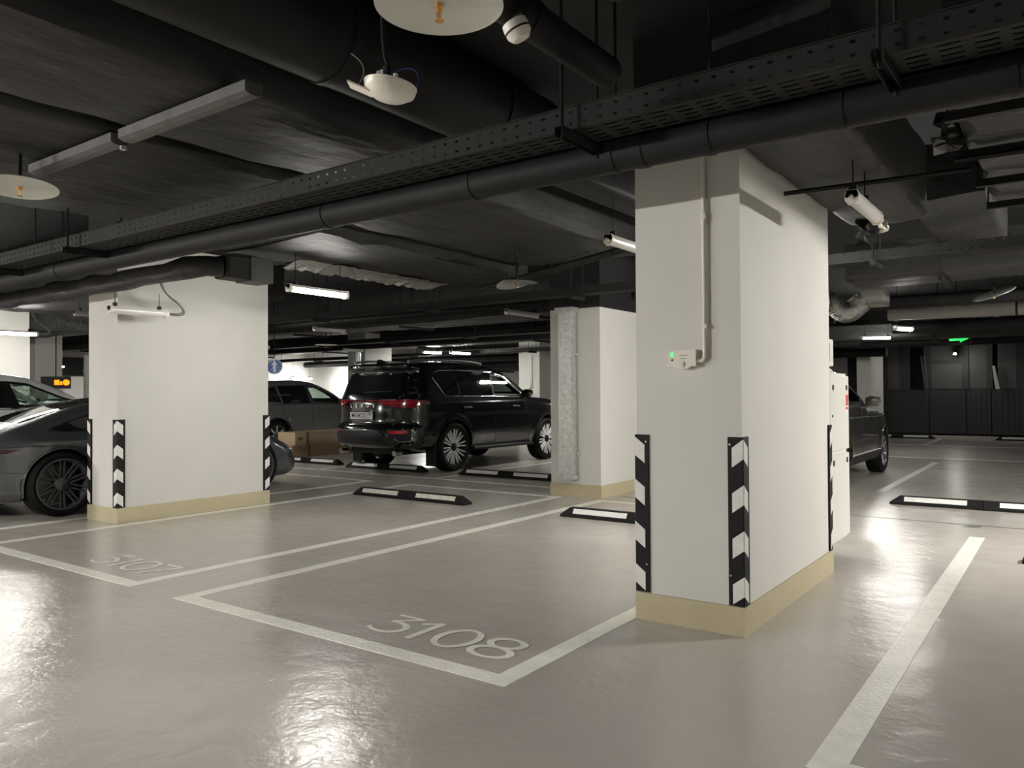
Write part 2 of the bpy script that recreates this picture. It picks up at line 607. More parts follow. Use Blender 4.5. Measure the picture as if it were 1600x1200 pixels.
for ch, x, wd in (('3', -3.235, 0.235), ('1', -3.0, 0.125), ('0', -2.79, 0.235), ('8', -2.525, 0.25)):
    digit(ch, x, 3.045, wd, 0.305)
for ch, x, wd in (('3', -6.345, 0.235), ('1', -6.135, 0.145), ('0', -5.925, 0.255), ('7', -5.672, 0.225)):
    digit(ch, x, 3.035, wd, 0.290)


def pillar(x0, x1, y0, y1, label, plinth=True, top=3.35, zb=2.9):
    p = structure(B().box(x0, x1, y0, y1, 0, top).build('pillar', M_wall), label)
    if plinth:
        t = 0.012
        pl = B().box(x0 - t, x1 + t, y0 - t, y1 + t, 0, 0.155).build('plinth', M_plinth, p)
        pl['label'] = 'beige painted plinth'
    bt = B().box(x0 - 0.003, x1 + 0.003, y0 - 0.003, y1 + 0.003, zb, top - 0.002).build('painted_top', M_ceil, p)
    bt['label'] = 'black painted top'
    return p


P_near = pillar(-2.054, -1.437, 4.082, 5.93, 'white pillar with conduit and alarm box beside bay 3108')
P_left = pillar(-8.49, -7.90, 4.082, 5.91, 'white pillar between the sports car and bay 3107')
P_mid = pillar(-5.48, -4.75, 8.452, 10.45, 'white pillar with galvanised casing at the end of bay 3108', zb=2.37)
pillar(-14.98, -14.37, 4.082, 5.93, 'white pillar beyond the white car with a lit lamp in front', False)
pillar(-20.65, -20.0, 8.37, 8.98, 'far white pillar behind the white car roof', False)
pillar(-15.44, -14.79, 14.05, 15.0, 'far white pillar rising behind the black off-roader', False)
P_far = pillar(-12.95, -12.24, 18.3, 21.0, 'far white pillar with alarm box in front of the bonnet of the black off-roader', False)
pillar(-5.02, -4.66, 23.8, 25.6, 'slim white pillar in front of the dark gate', False, zb=2.45)

# ------------------------------------------------------------------ dark gate at the right end
gate = structure(B().box(-6.2, 5, 25.98, 26.04, 2.62, 3.3).build('wall_gate', M_gate), 'dark gate of panels and grey panes at the end of the aisle')
YG = 25.9


def gx(px):   # x on the gate plane for a column of the photograph
    return {1370: -4.89, 1378: -4.75, 1389: -4.58, 1412: -4.20, 1424: -4.0, 1441: -3.72, 1451: -3.56, 1460: -3.41, 1508: -2.63,
            1519: -2.45, 1546: -2.01, 1563: -1.74, 1590: -1.30, 1600: -1.14}[px]


for x0, x1 in ((-6.2, -4.95), (-4.95, -3.47), (-3.47, -2.52), (-2.52, -1.9), (-1.9, -1.1), (-1.1, 0.4), (0.4, 2.0)):
    mb = B().box(x0 + 0.012, x1 - 0.012, YG, YG + 0.04, 0.05, 1.34)
    k = int((x1 - x0) / 0.14)
    for i in range(k):
        xx = x0 + 0.06 + i * (x1 - x0 - 0.1) / k
        mb.box(xx, xx + 0.05, YG - 0.018, YG, 0.08, 1.31)
    mb.build('gate_panel', M_gate, gate)
for x0, x1 in ((-4.75, -4.58), (-4.20, -3.97), (-3.6, -3.41), (-2.63, -2.45), (-2.01, -1.86), (-1.30, -1.1), (-0.2, 0.0)):
    B().box(x0, x1, YG - 0.03, YG + 0.07, 1.34, 2.65).build('gate_post', M_gate, gate)
for x0, x1, z0, z1 in ((-4.95, -4.75, 1.36, 1.95), (-4.95, -4.75, 2.02, 2.6), (-4.58, -4.20, 1.36, 2.62), (-3.41, -2.63, 1.36, 2.1), (-3.41, -2.63, 2.2, 2.62),
                       (-2.45, -2.01, 1.36, 2.62), (-1.74, -1.30, 1.36, 2.62), (-1.1, -0.2, 1.36, 2.1), (-1.1, -0.2, 2.2, 2.62), (0.0, 1.2, 1.36, 2.62)):
    B().box(x0, x1, YG + 0.02, YG + 0.04, z0, z1).build('gate_pane', M_gpane, gate)
for x0, x1 in ((-3.41, -2.63), (-4.95, -4.75), (-1.1, -0.2)):
    B().box(x0, x1, YG - 0.02, YG + 0.06, 2.1 if x0 > -4.9 else 1.95, 2.2 if x0 > -4.9 else 2.02).build('gate_rail', M_gate, gate)
for x0, dx in ((-3.68, 0.12), (-3.60, 0.10)):
    B().prism([(x0, 2.35), (x0 + 0.035, 2.35), (x0 + dx + 0.035, 1.36), (x0 + dx, 1.36)], 'y', 25.75, 25.8).build('leaning_slat', M_gpane, gate)
sl = B().prism([(-1.86, 2.0), (-1.80, 2.0), (-1.68, 1.345), (-1.79, 1.345)], 'y', 25.72, 25.78).build('leaning_board', M_lag, gate)
sl['label'] = 'pale board leaning on the gate ledge'

# ------------------------------------------------------------------ ceiling services
def duct(name, x0, x1, y0, y1, z0, z1, m, label, along='y', seg=10, jit=0.02, straps=0, group=None, cat='duct', foil=False):
    """wrapped rectangular air duct: lumpy rounded box, hanger straps as parts"""
    rnd = random.Random(int((x0 * 31 + y0 * 17 + z0 * 7) * 100))
    r = empty(name, ((x0 + x1) / 2, (y0 + y1) / 2, z0), label, cat, group)
    cx, cy = (x0 + x1) / 2, (y0 + y1) / 2
    a0, a1 = (y0 - cy, y1 - cy) if along == 'y' else (x0 - cx, x1 - cx)
    hw = (x1 - x0) / 2 if along == 'y' else (y1 - y0) / 2
    hz = z1 - z0
    bv = min(0.05, hw * 0.3)
    prof = [(-hw + bv, 0), (-hw * 0.33, -0.004), (hw * 0.33, -0.004), (hw - bv, 0), (hw - bv * 0.3, bv * 0.3), (hw, bv), (hw, hz * 0.5), (hw, hz), (-hw, hz), (-hw, hz * 0.5), (-hw, bv), (-hw + bv * 0.3, bv * 0.3)]
    k = len(prof)
    vs, fs = [], []
    for i in range(seg + 1):
        t = a0 + (a1 - a0) * i / seg
        for u, z in prof:
            du, dz = (rnd.random() - 0.5) * jit * 2, (rnd.random() - 0.5) * jit * 1.4
            q = (u + du, t, z + dz) if along == 'y' else (t, u + du, z + dz)
            vs.append(q)
    for i in range(seg):
        for j in range(k):
            fs.append((i * k + j, i * k + (j + 1) % k, (i + 1) * k + (j + 1) % k, (i + 1) * k + j))
    fs.append(tuple(range(k)))
    fs.append(tuple(seg * k + j for j in range(k - 1, -1, -1)))
    B().add(vs, fs).build('casing', m, r, smooth=50)
    for s in range(straps):
        t = a0 + (a1 - a0) * (s + 0.5) / straps
        mb = B()
        if along == 'y':
            mb.box(-hw - 0.03, hw + 0.03, t - 0.02, t + 0.02, -0.075, -0.03)
            mb.tube([(-hw - 0.02, t, -0.05), (-hw - 0.02, t, 3.36 - z0)], 0.006, 6)
            mb.tube([(hw + 0.02, t, -0.05), (hw + 0.02, t, 3.36 - z0)], 0.006, 6)
        else:
            mb.box(t - 0.02, t + 0.02, -hw - 0.03, hw + 0.03, -0.075, -0.03)
            mb.tube([(t, -hw - 0.02, -0.05), (t, -hw - 0.02, 3.36 - z0)], 0.006, 6)
            mb.tube([(t, hw + 0.02, -0.05), (t, hw + 0.02, 3.36 - z0)], 0.006, 6)
        mb.build('hanger_strut', M_blk, r)
    return r


def pipe(name, p0, p1, rad, m, label, rings=(), ringr=1.12, hangers=(), group=None, cat='pipe', seg=16):
    p0, p1 = Vector(p0), Vector(p1)
    r = empty(name, p0, label, cat, group)
    d = p1 - p0
    B().tube([(0, 0, 0), d], rad, seg).build('pipe_run', m, r, smooth=40)
    for t in rings:
        c = d * t
        u = d.normalized() * 0.025
        B().tube([c - u, c + u], rad * ringr, seg).build('coupling', m, r, smooth=40)
    for t in hangers:
        c = d * t
        mb = B().tube([c + Vector((0, 0, rad * 0.9)), (c.x, c.y, 3.36 - p0.z)], 0.008, 6)
        u = d.normalized() * 0.015
        mb.tube([c - u, c + u], rad * 1.06, seg)
        mb.build('pipe_hanger', M_blk, r)
    return r


duct('air_duct', -4.28, -3.30, -3.5, 3.95, 2.80, 3.25, M_wrap, 'wide black wrapped duct overhead, right of a narrow dark gap', straps=0, seg=24)
duct('air_duct', -6.7, -4.42, -3.5, 3.95, 2.80, 3.25, M_wrap, 'widest black wrapped duct overhead, above the tilted sprinkler disc', straps=0, seg=24)
pipe('round_duct', (-2.97, -3.5, 3.08), (-2.97, 4.4, 3.08), 0.235, M_blk, 'big round black duct high above the aisle', rings=(0.60, 0.77, 0.93), ringr=1.03, seg=28, cat='duct')
pipe('black_pipe', (-1.80, -3.5, 2.84), (-1.80, 3.30, 2.84), 0.075, M_blk, 'black pipe along which the white smoke detector hangs', rings=(0.9,), hangers=(0.5, 0.75))
duct('air_duct', -1.62, -0.55, -3.5, 3.0, 2.98, 3.3, M_ceil, 'smooth black duct above the big cable tray', seg=14)  # darker coat than the wrapped ducts, standing in for weaker light here
# profile made of two lengths under the wide ducts, with hanger bolt between
r = empty('support_profile', (-4.35, 2.28, 2.74), 'dusty metal profile of two lengths crossing under the wrapped ducts', 'profile')
prof = [(-0.05, 0.05), (-0.05, 0.0), (-0.02, -0.012), (0.02, -0.012), (0.05, 0.0), (0.05, 0.05)]
B().prism([(y, z) for y, z in prof], 'x', 0.04, 1.20).build('profile_length', M_rail, r)
B().prism([(y, z) for y, z in prof], 'x', -1.08, -0.04).build('profile_length', M_rail, r)
B().tube([(0, 0, -0.03), (0, 0, 0.6)], 0.008, 6).build('hanger_bolt', M_blk, r)
B().lathe([(0.0, -0.05), (0.018, -0.045), (0.018, -0.025), (0, -0.02)], seg=6).build('bolt_nut', M_galv, r)

# big perforated tray over the bays, sections with edge rails, and its trapeze hangers
r = empty('cable_tray', (-6, 3.13, 2.5), 'long perforated black cable tray above the bay entrances', 'cable tray')
mb = B()
xs = [-10.0, -6.9, -3.9, -0.9, 2.1, 9.9]
for i in range(5):
    mb = B()
    a, b = xs[i] + 0.004, xs[i + 1] - 0.004
    mb.box(a, b, -0.112, -0.110, 0, 0.1).box(a, b, 0.110, 0.112, 0, 0.1).box(a, b, -0.112, 0.112, -0.0015, 0)
    mb.box(a, b, -0.12, -0.11, 0.1, 0.105).box(a, b, 0.11, 0.12, 0.1, 0.105)
    mb.build('tray_section', M_perf, r)
B().tube([(-10, -0.04, 0.03), (9, -0.04, 0.03)], 0.02, 6).build('cable', M_blk, r)
B().tube([(-10, 0.03, 0.04), (9, 0.03, 0.04)], 0.03, 6).build('cable', M_blk, r)


def trapeze(x, y0, y1, z, label):
    r = empty('trapeze_hanger', (x, (y0 + y1) / 2, z), label, 'hanger', 'trapeze hangers under the big cable tray')
    h = (y1 - y0) / 2
    m = B().box(-0.022, -0.019, -h, h, -0.045, 0).box(0.019, 0.022, -h, h, -0.045, 0).box(-0.022, 0.022, -h, h, -0.003, 0)
    m.build('crossbar', M_blk, r)
    B().tube([(0, -h + 0.03, -0.06), (0, -h + 0.03, 3.36 - z)], 0.008, 6).build('threaded_rod', M_blk, r)
    B().tube([(0, h - 0.03, -0.06), (0, h - 0.03, 3.36 - z)], 0.008, 6).build('threaded_rod', M_blk, r)
    return r


trapeze(-1.85, 2.93, 3.31, 2.494, 'trapeze hanger under the cable tray left of the near pillar top')
trapeze(-6.5, 2.93, 3.42, 2.494, 'trapeze hanger under the cable tray above the left pillar')
trapeze(-0.54, 2.93, 3.31, 2.494, 'pale trapeze hanger under the cable tray right of the near pillar')
trapeze(-8.1, 2.93, 3.42, 2.494, 'farthest trapeze hanger under the left end of the cable tray')

pipe('main_pipe', (-16, 3.36, 2.455), (8, 3.36, 2.455), 0.082, M_blk, 'long thick black pipe crossing the whole view below the cable tray',
     rings=(0.505, 0.555, 0.598, 0.635, 0.665), ringr=1.06, hangers=(0.355, 0.592, 0.612, 0.66), seg=20)

# wrapped elbow duct before the left pillar
r = empty('wrapped_duct', (-8, 3.84, 2.40), 'lumpy black wrapped duct bending in front of the left pillar', 'duct')
rnd = random.Random(5)
path = [(-6.0 + 0.28 * i, 0, 0) for i in range(27)]
path = [(x, 0.012 * math.sin(i * 1.9), 0.012 * math.cos(i * 2.3)) for i, (x, _, _) in enumerate(path)]
path = path[:-1] + [(1.45, 0.0, 0.0), (1.72, 0.02, 0.02), (1.88, 0.10, 0.03), (1.95, 0.22, 0.03)]
B().tube(path, [0.085 + 0.022 * rnd.random() for _ in path], 12).build('wrapped_run', M_wrapx, r, smooth=60)
B().box(1.84, 2.06, 0.20, 0.42, -0.07, 0.13, bev=0.01).build('duct_box', M_wrap, r)
B().box(1.83, 2.07, 0.42, 0.66, -0.08, 0.14, bev=0.006).build('end_collar', M_rail, r)

# middle group over bay 3107/3108, further back
duct('air_duct', -6.45, -5.05, 4.3, 7.35, 2.64, 3.2, M_wrap, 'black wrapped duct with silver tape edge over bay 3107', seg=12, jit=0.035)
rr = bpy.data.objects[-1] if False else None
foil = empty('foil_flap', (-6.45, 4.6, 2.63), 'torn silver foil edge hanging from the duct over bay 3107', 'foil')
mb = B()
rnd = random.Random(3)
rows = []
for i in range(40):
    t = i / 39
    y = 0.4 + 2.2 * t
    rows.append([(-0.08 + 0.03 * rnd.random(), y, 0.0 - 0.02 * rnd.random()), (0.03 * rnd.random(), y, -0.03 - 0.035 * rnd.random()), (0.12 + 0.05 * rnd.random(), y + 0.02, -0.012 * rnd.random()), (0.28 + .1 * rnd.random(), y, 0.0)])
vs = sum(rows, [])
fs = [(i * 4 + j, i * 4 + j + 1, (i + 1) * 4 + j + 1, (i + 1) * 4 + j) for i in range(39) for j in range(3)]
mb.add(vs, fs).build('foil_sheet', M_foil, foil)
duct('air_duct', -4.95, -3.55, 4.2, 7.2, 2.72, 3.2, M_wrap, 'smooth black wrapped duct over bay 3108', seg=12, jit=0.02)
duct('air_duct', -2.95, -2.65, 4.5, 7.5, 2.74, 3.0, M_blk, 'narrow black duct left of the near pillar', seg=6, jit=0.004)
pipe('black_pipe', (-5.6, 7.15, 2.52), (-2.8, 6.0, 2.58), 0.035, M_blk, 'thin black pipe with flecks of foil behind the near pillar', rings=(0.2, 0.5, 0.8))
fl = empty('foil_strip', (-4.5, 6.72, 2.60), 'row of shiny foil flecks on the thin black pipe', 'foil')
mb = B()
for i in range(16):
    t = (i / 15 - 0.5) * 1.7
    a = rnd.random() * 0.05
    x, y, z = t, -t * 0.4107 + (rnd.random() - .5) * 0.03, 0.0 + t * 0.0214 + (rnd.random()) * 0.015
    mb.add([(x, y, z), (x + 0.03 + a, y - 0.01, z + 0.01), (x + 0.02, y + 0.02, z + 0.025)], [(0, 1, 2)])
mb.build('foil_flecks', M_foil, fl)
fl['kind'] = 'stuff'

# right group
duct('air_duct', -1.405, -0.86, 3.62, 6.4, 2.57, 3.1, M_wrap, 'black wrapped duct touching the right side of the near pillar', seg=10, jit=0.012)
duct('air_duct', -1.05, -0.50, 6.55, 8.9, 2.74, 3.15, M_wrap, 'black wrapped duct behind the small hanging lamp', seg=8, jit=0.015)
duct('air_duct', -0.44, 1.1, 3.75, 6.6, 2.62, 3.2, M_wrapx, 'crumpled black wrapped duct held by cross struts at the upper right', seg=14, jit=0.03, straps=4)
pipe('strut_rail', (-1.43, 4.86, 2.52), (-0.45, 4.95, 2.52), 0.014, M_blk, 'slotted black strut under the duct by the near pillar', cat='strut', seg=4)
pipe('strut_rail', (-0.5, 4.75, 2.53), (1.0, 4.85, 2.53), 0.014, M_blk, 'slotted black strut under the crumpled duct', cat='strut', seg=4)

TRAYS = [(-12.0, -3.2, 7.66, 2.42, 0.2, 'perforated black tray in front of the galvanised pillar'),
         (-2.2, 3.5, 7.45, 2.44, 0.25, 'perforated black tray behind the near pillar on the right'),
         (-24, -3.5, 12.4, 2.46, 0.3, 'far black tray above the black off-roader'),
         (-23.8, -5, 17.6, 2.46, 0.3, 'farthest black tray over the second row of cars')]
for x0, x1, y, z, wd, lb in TRAYS:
    r = empty('cable_tray', (x0, y, z), lb, 'cable tray')
    L = x1 - x0
    B().box(0, L, -wd / 2, -wd / 2 + 0.002, 0, 0.09).box(0, L, wd / 2 - 0.002, wd / 2, 0, 0.09).box(0, L, -wd / 2, wd / 2, -0.002, 0).build('tray_section', M_blk if y > 10 else M_perf, r)
    mb = B()
    for i in range(int(L / 2.2)):
        xx = 0.8 + i * 2.2
        mb = B().box(xx - 0.02, xx + 0.02, -wd / 2 - 0.05, wd / 2 + 0.05, -0.045, -0.004).tube([(xx, -wd / 2 - 0.03, -0.05), (xx, -wd / 2 - 0.03, 3.36 - z)], 0.007, 5).tube([(xx, wd / 2 + 0.03, -0.05), (xx, wd / 2 + 0.03, 3.36 - z)], 0.007, 5)
        mb.build('tray_hanger', M_blk, r)

XP = [(-26, -3.0, 9.35, 2.60, 0.06, 'black pipe crossing behind the galvanised pillar'),
      (-26, -3.2, 13.6, 2.52, 0.09, 'black pipe high behind the black off-roader'),
      (-23.8, -4, 19.5, 2.44, 0.1, 'far black pipe over the second row of cars'),
      (-23.8, -4, 22.5, 2.34, 0.12, 'farthest black pipe before the white wall'),
      (-2.4, 4, 11.6, 2.50, 0.09, 'black pipe over the dark saloon'),
      (-2.6, 4, 15.2, 2.42, 0.10, 'far black pipe over the aisle by the green exit sign'),
      (-4.6, 4, 20.4, 2.46, 0.12, 'farthest black pipe before the gate')]
for x0, x1, y, z, rad, lb in XP:
    pipe('black_pipe', (x0, y, z), (x1, y, z), rad, M_blk, lb, rings=(0.2, 0.35, 0.5, 0.65, 0.8), hangers=(0.15, 0.3, 0.45, 0.6, 0.75, 0.9), seg=12)
pipe('lagged_pipe', (-2.35, 13.4, 2.52), (2.5, 13.4, 2.46), 0.11, M_lag, 'pale lagged pipe running past the lit lamp on the right', rings=(0.02, 0.3, 0.6), hangers=(0.35,), seg=18)
duct('air_duct', -2.0, 3.5, 8.95, 9.75, 2.50, 2.9, M_wrapx, 'flat black duct crossing on the right behind the slotted tray', along='x', seg=12, jit=0.015, straps=3)
duct('air_duct', -4.6, 4, 18.9, 19.8, 2.46, 2.8, M_wrapx, 'far dark duct across the aisle before the gate', along='x', seg=8, jit=0.01, straps=2)
duct('air_duct', -24, -5.6, 10.6, 11.5, 2.62, 3.0, M_wrapx, 'long dark duct across the middle of the hall', along='x', seg=14, jit=0.02, straps=6)
duct('air_duct', -26, -4.5, 14.6, 15.6, 2.55, 2.95, M_wrapx, 'second long dark duct across the hall, farther back', along='x', seg=14, jit=0.02, straps=6)
duct('air_duct', -23.5, -6, 24.2, 25.4, 2.22, 2.8, M_wrapx, 'low dark duct in front of the far white wall', along='x', seg=14, jit=0.02, straps=5)
duct('air_duct', -32.5, -31.2, 2, 24, 2.10, 2.8, M_wrapx, 'low dark duct along the end wall', along='y', seg=12, jit=0.02, straps=3)
duct('air_duct', -13.4, -9.0, 4.6, 7.0, 2.62, 3.1, M_wrap, 'broad dark duct over the grey sports car', along='y', seg=10, jit=0.03)
duct('air_duct', -20.5, -15.5, 6.4, 7.6, 2.55, 3.0, M_wrapx, 'dark duct over the white car', along='x', seg=10, jit=0.03)
# silver flexible duct right of the near pillar, behind
r = empty('flexible_duct', (-2.75, 11.2, 2.50), 'silver flexible duct peeping out right of the near pillar', 'duct')
pts, rad = [], []
for i in range(60):
    t = i / 59
    pts.append((0.05 + 0.45 * t, -0.2 + 0.3 * t, 0.02 - 0.16 * math.sin(t * math.pi) ** 2))
    rad.append(0.14 if i % 2 else 0.125)
B().tube(pts, rad, 18).build('foil_hose', M_foil, r, smooth=30)
B().box(0.45, 0.75, -0.05, 0.3, -0.06, 0.16, bev=0.01).build('duct_box', M_lag, r)

# ------------------------------------------------------------------ lamps
def batten(x, y, z, L, label, on=False, rods=(0.12, 0.88), ztop=3.36, cord=False, m_on=None, rz=0.0, group=None):
    """linear LED batten hanging along y, diffuser below, end caps, brackets and thin rods"""
    r = empty('batten_lamp', (x, y, z), label, 'lamp', group or ('lit batten lamps' if on else 'unlit batten lamps'), rz)
    B().prism([(-0.030, 0.0), (0.030, 0.0), (0.034, 0.012), (0.026, 0.038), (-0.026, 0.038), (-0.034, 0.012)], 'y', -L / 2, L / 2).build('housing', M_lampw, r)
    k = 8
    arc = [(-0.034, 0.012), (-0.034, -0.002)] + [(0.033 * math.cos(a), -0.006 - 0.026 * math.sin(a)) for a in [math.pi - math.pi * i / k for i in range(k + 1)]] + [(0.034, -0.002), (0.034, 0.012)]
    B().prism(arc, 'y', -L / 2 + 0.035, L / 2 - 0.035).build('diffuser', (m_on or M_on) if on else M_off, r, smooth=35)
    for s in (-1, 1):
        y0, y1 = sorted((s * L / 2, s * (L / 2 - 0.036)))
        B().prism([(-0.037, 0.016), (-0.036, -0.014), (-0.02, -0.036), (0.02, -0.036), (0.036, -0.014), (0.037, 0.016), (0.028, 0.041), (-0.028, 0.041)], 'y', y0, y1).build('end_cap', M_pvc, r)
    for t in rods:
        yy = -L / 2 + t * L
        B().box(-0.02, 0.02, yy - 0.012, yy + 0.012, 0.038, 0.075).build('bracket', M_blk, r)
        if ztop:
            B().tube([(0, yy, 0.07), (0, yy, ztop - z)], 0.004, 6).build('hanging_rod', M_blk, r)
    B().tube([(0, -L / 2 - 0.02, 0.0), (0, -L / 2, 0.0)], 0.012, 8).build('cable_gland', M_pvc, r)
    if cord:
        p = [(0, L / 2, 0.0)] + [tuple(v) for v in bez((0.0, L / 2 + 0.02, 0.0), (0.0, L / 2 + 0.30, -0.02), (0.0, L / 2 + 0.10, 0.13), 8)] + [tuple(v) for v in bez((0.0, L / 2 + 0.10, 0.13), (0.0, L / 2 - 0.08, 0.22), (0.0, L / 2 - 0.08, 0.40), 8)]
        B().tube(p, 0.008, 6).build('cord', M_cable, r)
        B().tube([(q[0] + 0.025, q[1] - 0.03, q[2] + 0.012) for q in p[1:]], 0.008, 6).build('cord', M_cable, r)
    return r


batten(-6.0, 5.08, 2.31, 0.74, 'lit batten lamp over bay 3107, right of the left pillar', True, ztop=2.66)
batten(-7.50, 4.09, 2.13, 0.60, 'unlit batten lamp with looped cord in front of the left pillar', rods=(0.1, 0.85), ztop=2.33, cord=True)
batten(-0.97, 4.86, 2.36, 0.68, 'unlit batten lamp hanging right of the near pillar', rods=(0.06, 0.5), ztop=2.58)
batten(-2.70, 5.33, 2.40, 0.80, 'unlit batten lamp poking out left of the near pillar', rods=(0.1, 0.9), ztop=2.75)
batten(-13.05, 5.0, 2.27, 1.0, 'lit batten lamp in front of the pillar beyond the white car', True, cord=True, ztop=2.64)
batten(-3.42, 18.1, 2.45, 0.62, 'long lit batten lamp above the dark saloon', True, rz=math.radians(-62), m_on=M_far)
batten(-2.22, 13.9, 2.31, 0.45, 'short lit batten lamp beside the long lit one', True, m_on=M_far, rz=math.radians(-25))
batten(-2.73, 26.0 - 0.9, 2.36, 0.60, 'lit batten lamp in front of the dark gate', True)
batten(-14.2, 15.95, 2.44, 0.75, 'left one of the two lit lamps above the black off-roader', True, m_on=M_far)
batten(-13.85, 16.75, 2.44, 0.85, 'right one of the two lit lamps above the black off-roader', True, m_on=M_far)
batten(-6.45, 9.2, 2.45, 0.78, 'unlit batten lamp left of the galvanised casing')
batten(-10.75, 9.35, 2.45, 0.70, 'unlit batten lamp under the duct above the grey estate car')
batten(-11.1, 5.45, 2.44, 0.62, 'unlit batten lamp peeping out left of the left pillar', ztop=2.64)
batten(-29.6, 13.2, 2.38, 0.35, 'small far lit lamp above the amber display', True, m_on=M_far)
batten(-15.0, 10.9, 2.40, 0.7, 'unlit batten lamp directly above the blue round sign', ztop=2.62)
batten(-12.3, 14.5, 2.52, 0.8, 'unlit grey batten lamp right of the two lit ones above the off-roader', ztop=2.62)
batten(-14.0, 12.9, 2.36, 0.6, 'unlit batten lamp before the far pillar with silver pipe', rods=(0.3, 0.6))
batten(-23.3, 18.9, 1.92, 1.0, 'lit lamp glaring at the white wall above the grey estate car', True, m_on=M_far)
batten(-23.3, 21.9, 1.94, 1.0, 'lit lamp by the white wall behind the black off-roader', True, m_on=M_far)
batten(-17.5, 19.5, 2.30, 1.0, 'added fill lamp beyond the black off-roader, hidden by its roof', True, m_on=M_far)  # unseen lamp added to brighten the far part of the hall

batten(-31.0, 16.0, 2.05, 1.0, 'added fill lamp by the end wall, hidden by the left pillar', True, m_on=M_far)  # added out of sight to brighten the end wall
batten(-7.5, 13.0, 2.30, 1.0, 'added fill lamp beside the black off-roader, hidden by the galvanised pillar', True, m_on=M_far)  # added out of sight to light the far pillar
# lamps of the aisle and bays outside the view, with added fill lamps among them
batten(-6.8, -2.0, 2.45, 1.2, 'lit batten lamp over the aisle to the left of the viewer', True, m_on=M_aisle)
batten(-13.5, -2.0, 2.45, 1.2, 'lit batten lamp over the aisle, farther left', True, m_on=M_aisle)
batten(-2.5, 0.1, 2.45, 1.2, 'added fill lamp over the aisle beside the viewer', True, m_on=M_near, ztop=2.8)  # added overhead to lift the foreground floor
batten(1.5, 1.2, 2.45, 1.2, 'added fill lamp over the aisle right of the viewer', True, m_on=M_near)  # added overhead to lift the floor on the right
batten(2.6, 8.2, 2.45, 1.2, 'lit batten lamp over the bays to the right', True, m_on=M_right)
batten(-2.05, 6.5, 2.45, 1.0, 'added fill lamp over the back of bay 3108, hidden by the near pillar', True, m_on=M_hid)  # added out of sight to brighten the bay floor
batten(-12.5, 7.8, 2.45, 1.0, 'added fill lamp hidden by the left pillar', True, m_on=M_far)  # added out of sight to light the off-roader tail and grey car

# ------------------------------------------------------------------ corner guards
def corner_guard(cx, cy, dx, dy, label, z0=0.16, h=0.9):
    """rubber angle on a pillar corner; flanges run dx along x and dy along y"""
    r = empty('corner_guard', (cx, cy, z0), label, 'corner guard', 'corner guards on the pillars')
    t, f = 0.011, 0.075
    ox, oy = -dx * t, -dy * t      # outer faces stand off the pillar
    b = 0.004
    poly = [(ox + dx * b, oy), (dx * f, oy), (dx * f, 0), (0, 0), (0, dy * f), (ox, dy * f), (ox, oy + dy * b)]
    if dx * dy < 0:
        poly = poly[::-1]
    B().prism(poly, 'z', 0, h).build('rubber_angle', M_rub, r)
    e = 0.0016
    for k in range(4):
        zt = h - 0.012 - k * 0.243
        for side in (0, 1):
            w0, w1, dz, hh = 0.001, 0.063, 0.046, 0.105
            za, zb = zt - hh, zt
            zc, zd = max(0.0, zt - dz - hh), zt - dz
            if side == 0:
                q = [(ox + dx * w0, oy - dy * e, za), (ox + dx * w1, oy - dy * e, zc), (ox + dx * w1, oy - dy * e, zd), (ox + dx * w0, oy - dy * e, zb)]
                q2 = [(x, oy + dy * 0.001, z) for x, _, z in q]
            else:
                q = [(ox - dx * e, oy + dy * w0, za), (ox - dx * e, oy + dy * w1, zc), (ox - dx * e, oy + dy * w1, zd), (ox - dx * e, oy + dy * w0, zb)]
                q2 = [(ox + dx * 0.001, y, z) for _, y, z in q]
            B().add(q + q2, [(0, 1, 2, 3), (7, 6, 5, 4), (0, 1, 5, 4), (1, 2, 6, 5), (2, 3, 7, 6), (3, 0, 4, 7)]).build('reflective_stripe', M_refl, r)
    for zz in (0.16, h - 0.04):
        B().lathe([(0.006, 0.0), (0.004, 0.003), (0, 0.004)], 'y', (dx * 0.062, oy - 0.002 * dy - (0.003 if dy > 0 else 0), zz), 8).build('screw', M_chrome, r)
    return r


corner_guard(-2.054, 4.082, 1, 1, 'striped corner guard on the near pillar, on its corner towards bay 3108')
corner_guard(-1.437, 4.082, -1, 1, 'striped corner guard on the foremost corner of the near pillar')
corner_guard(-1.437, 5.93, -1, -1, 'striped corner guard on the near pillar, seen edge-on by the white cabinet')
corner_guard(-8.49, 4.082, 1, 1, 'striped corner guard on the left pillar, beside the sports car wheel')
corner_guard(-7.90, 4.082, -1, 1, 'striped corner guard on the foremost corner of the left pillar')
corner_guard(-7.90, 5.91, -1, -1, 'striped corner guard on the rear corner of the left pillar, by the sports car nose')

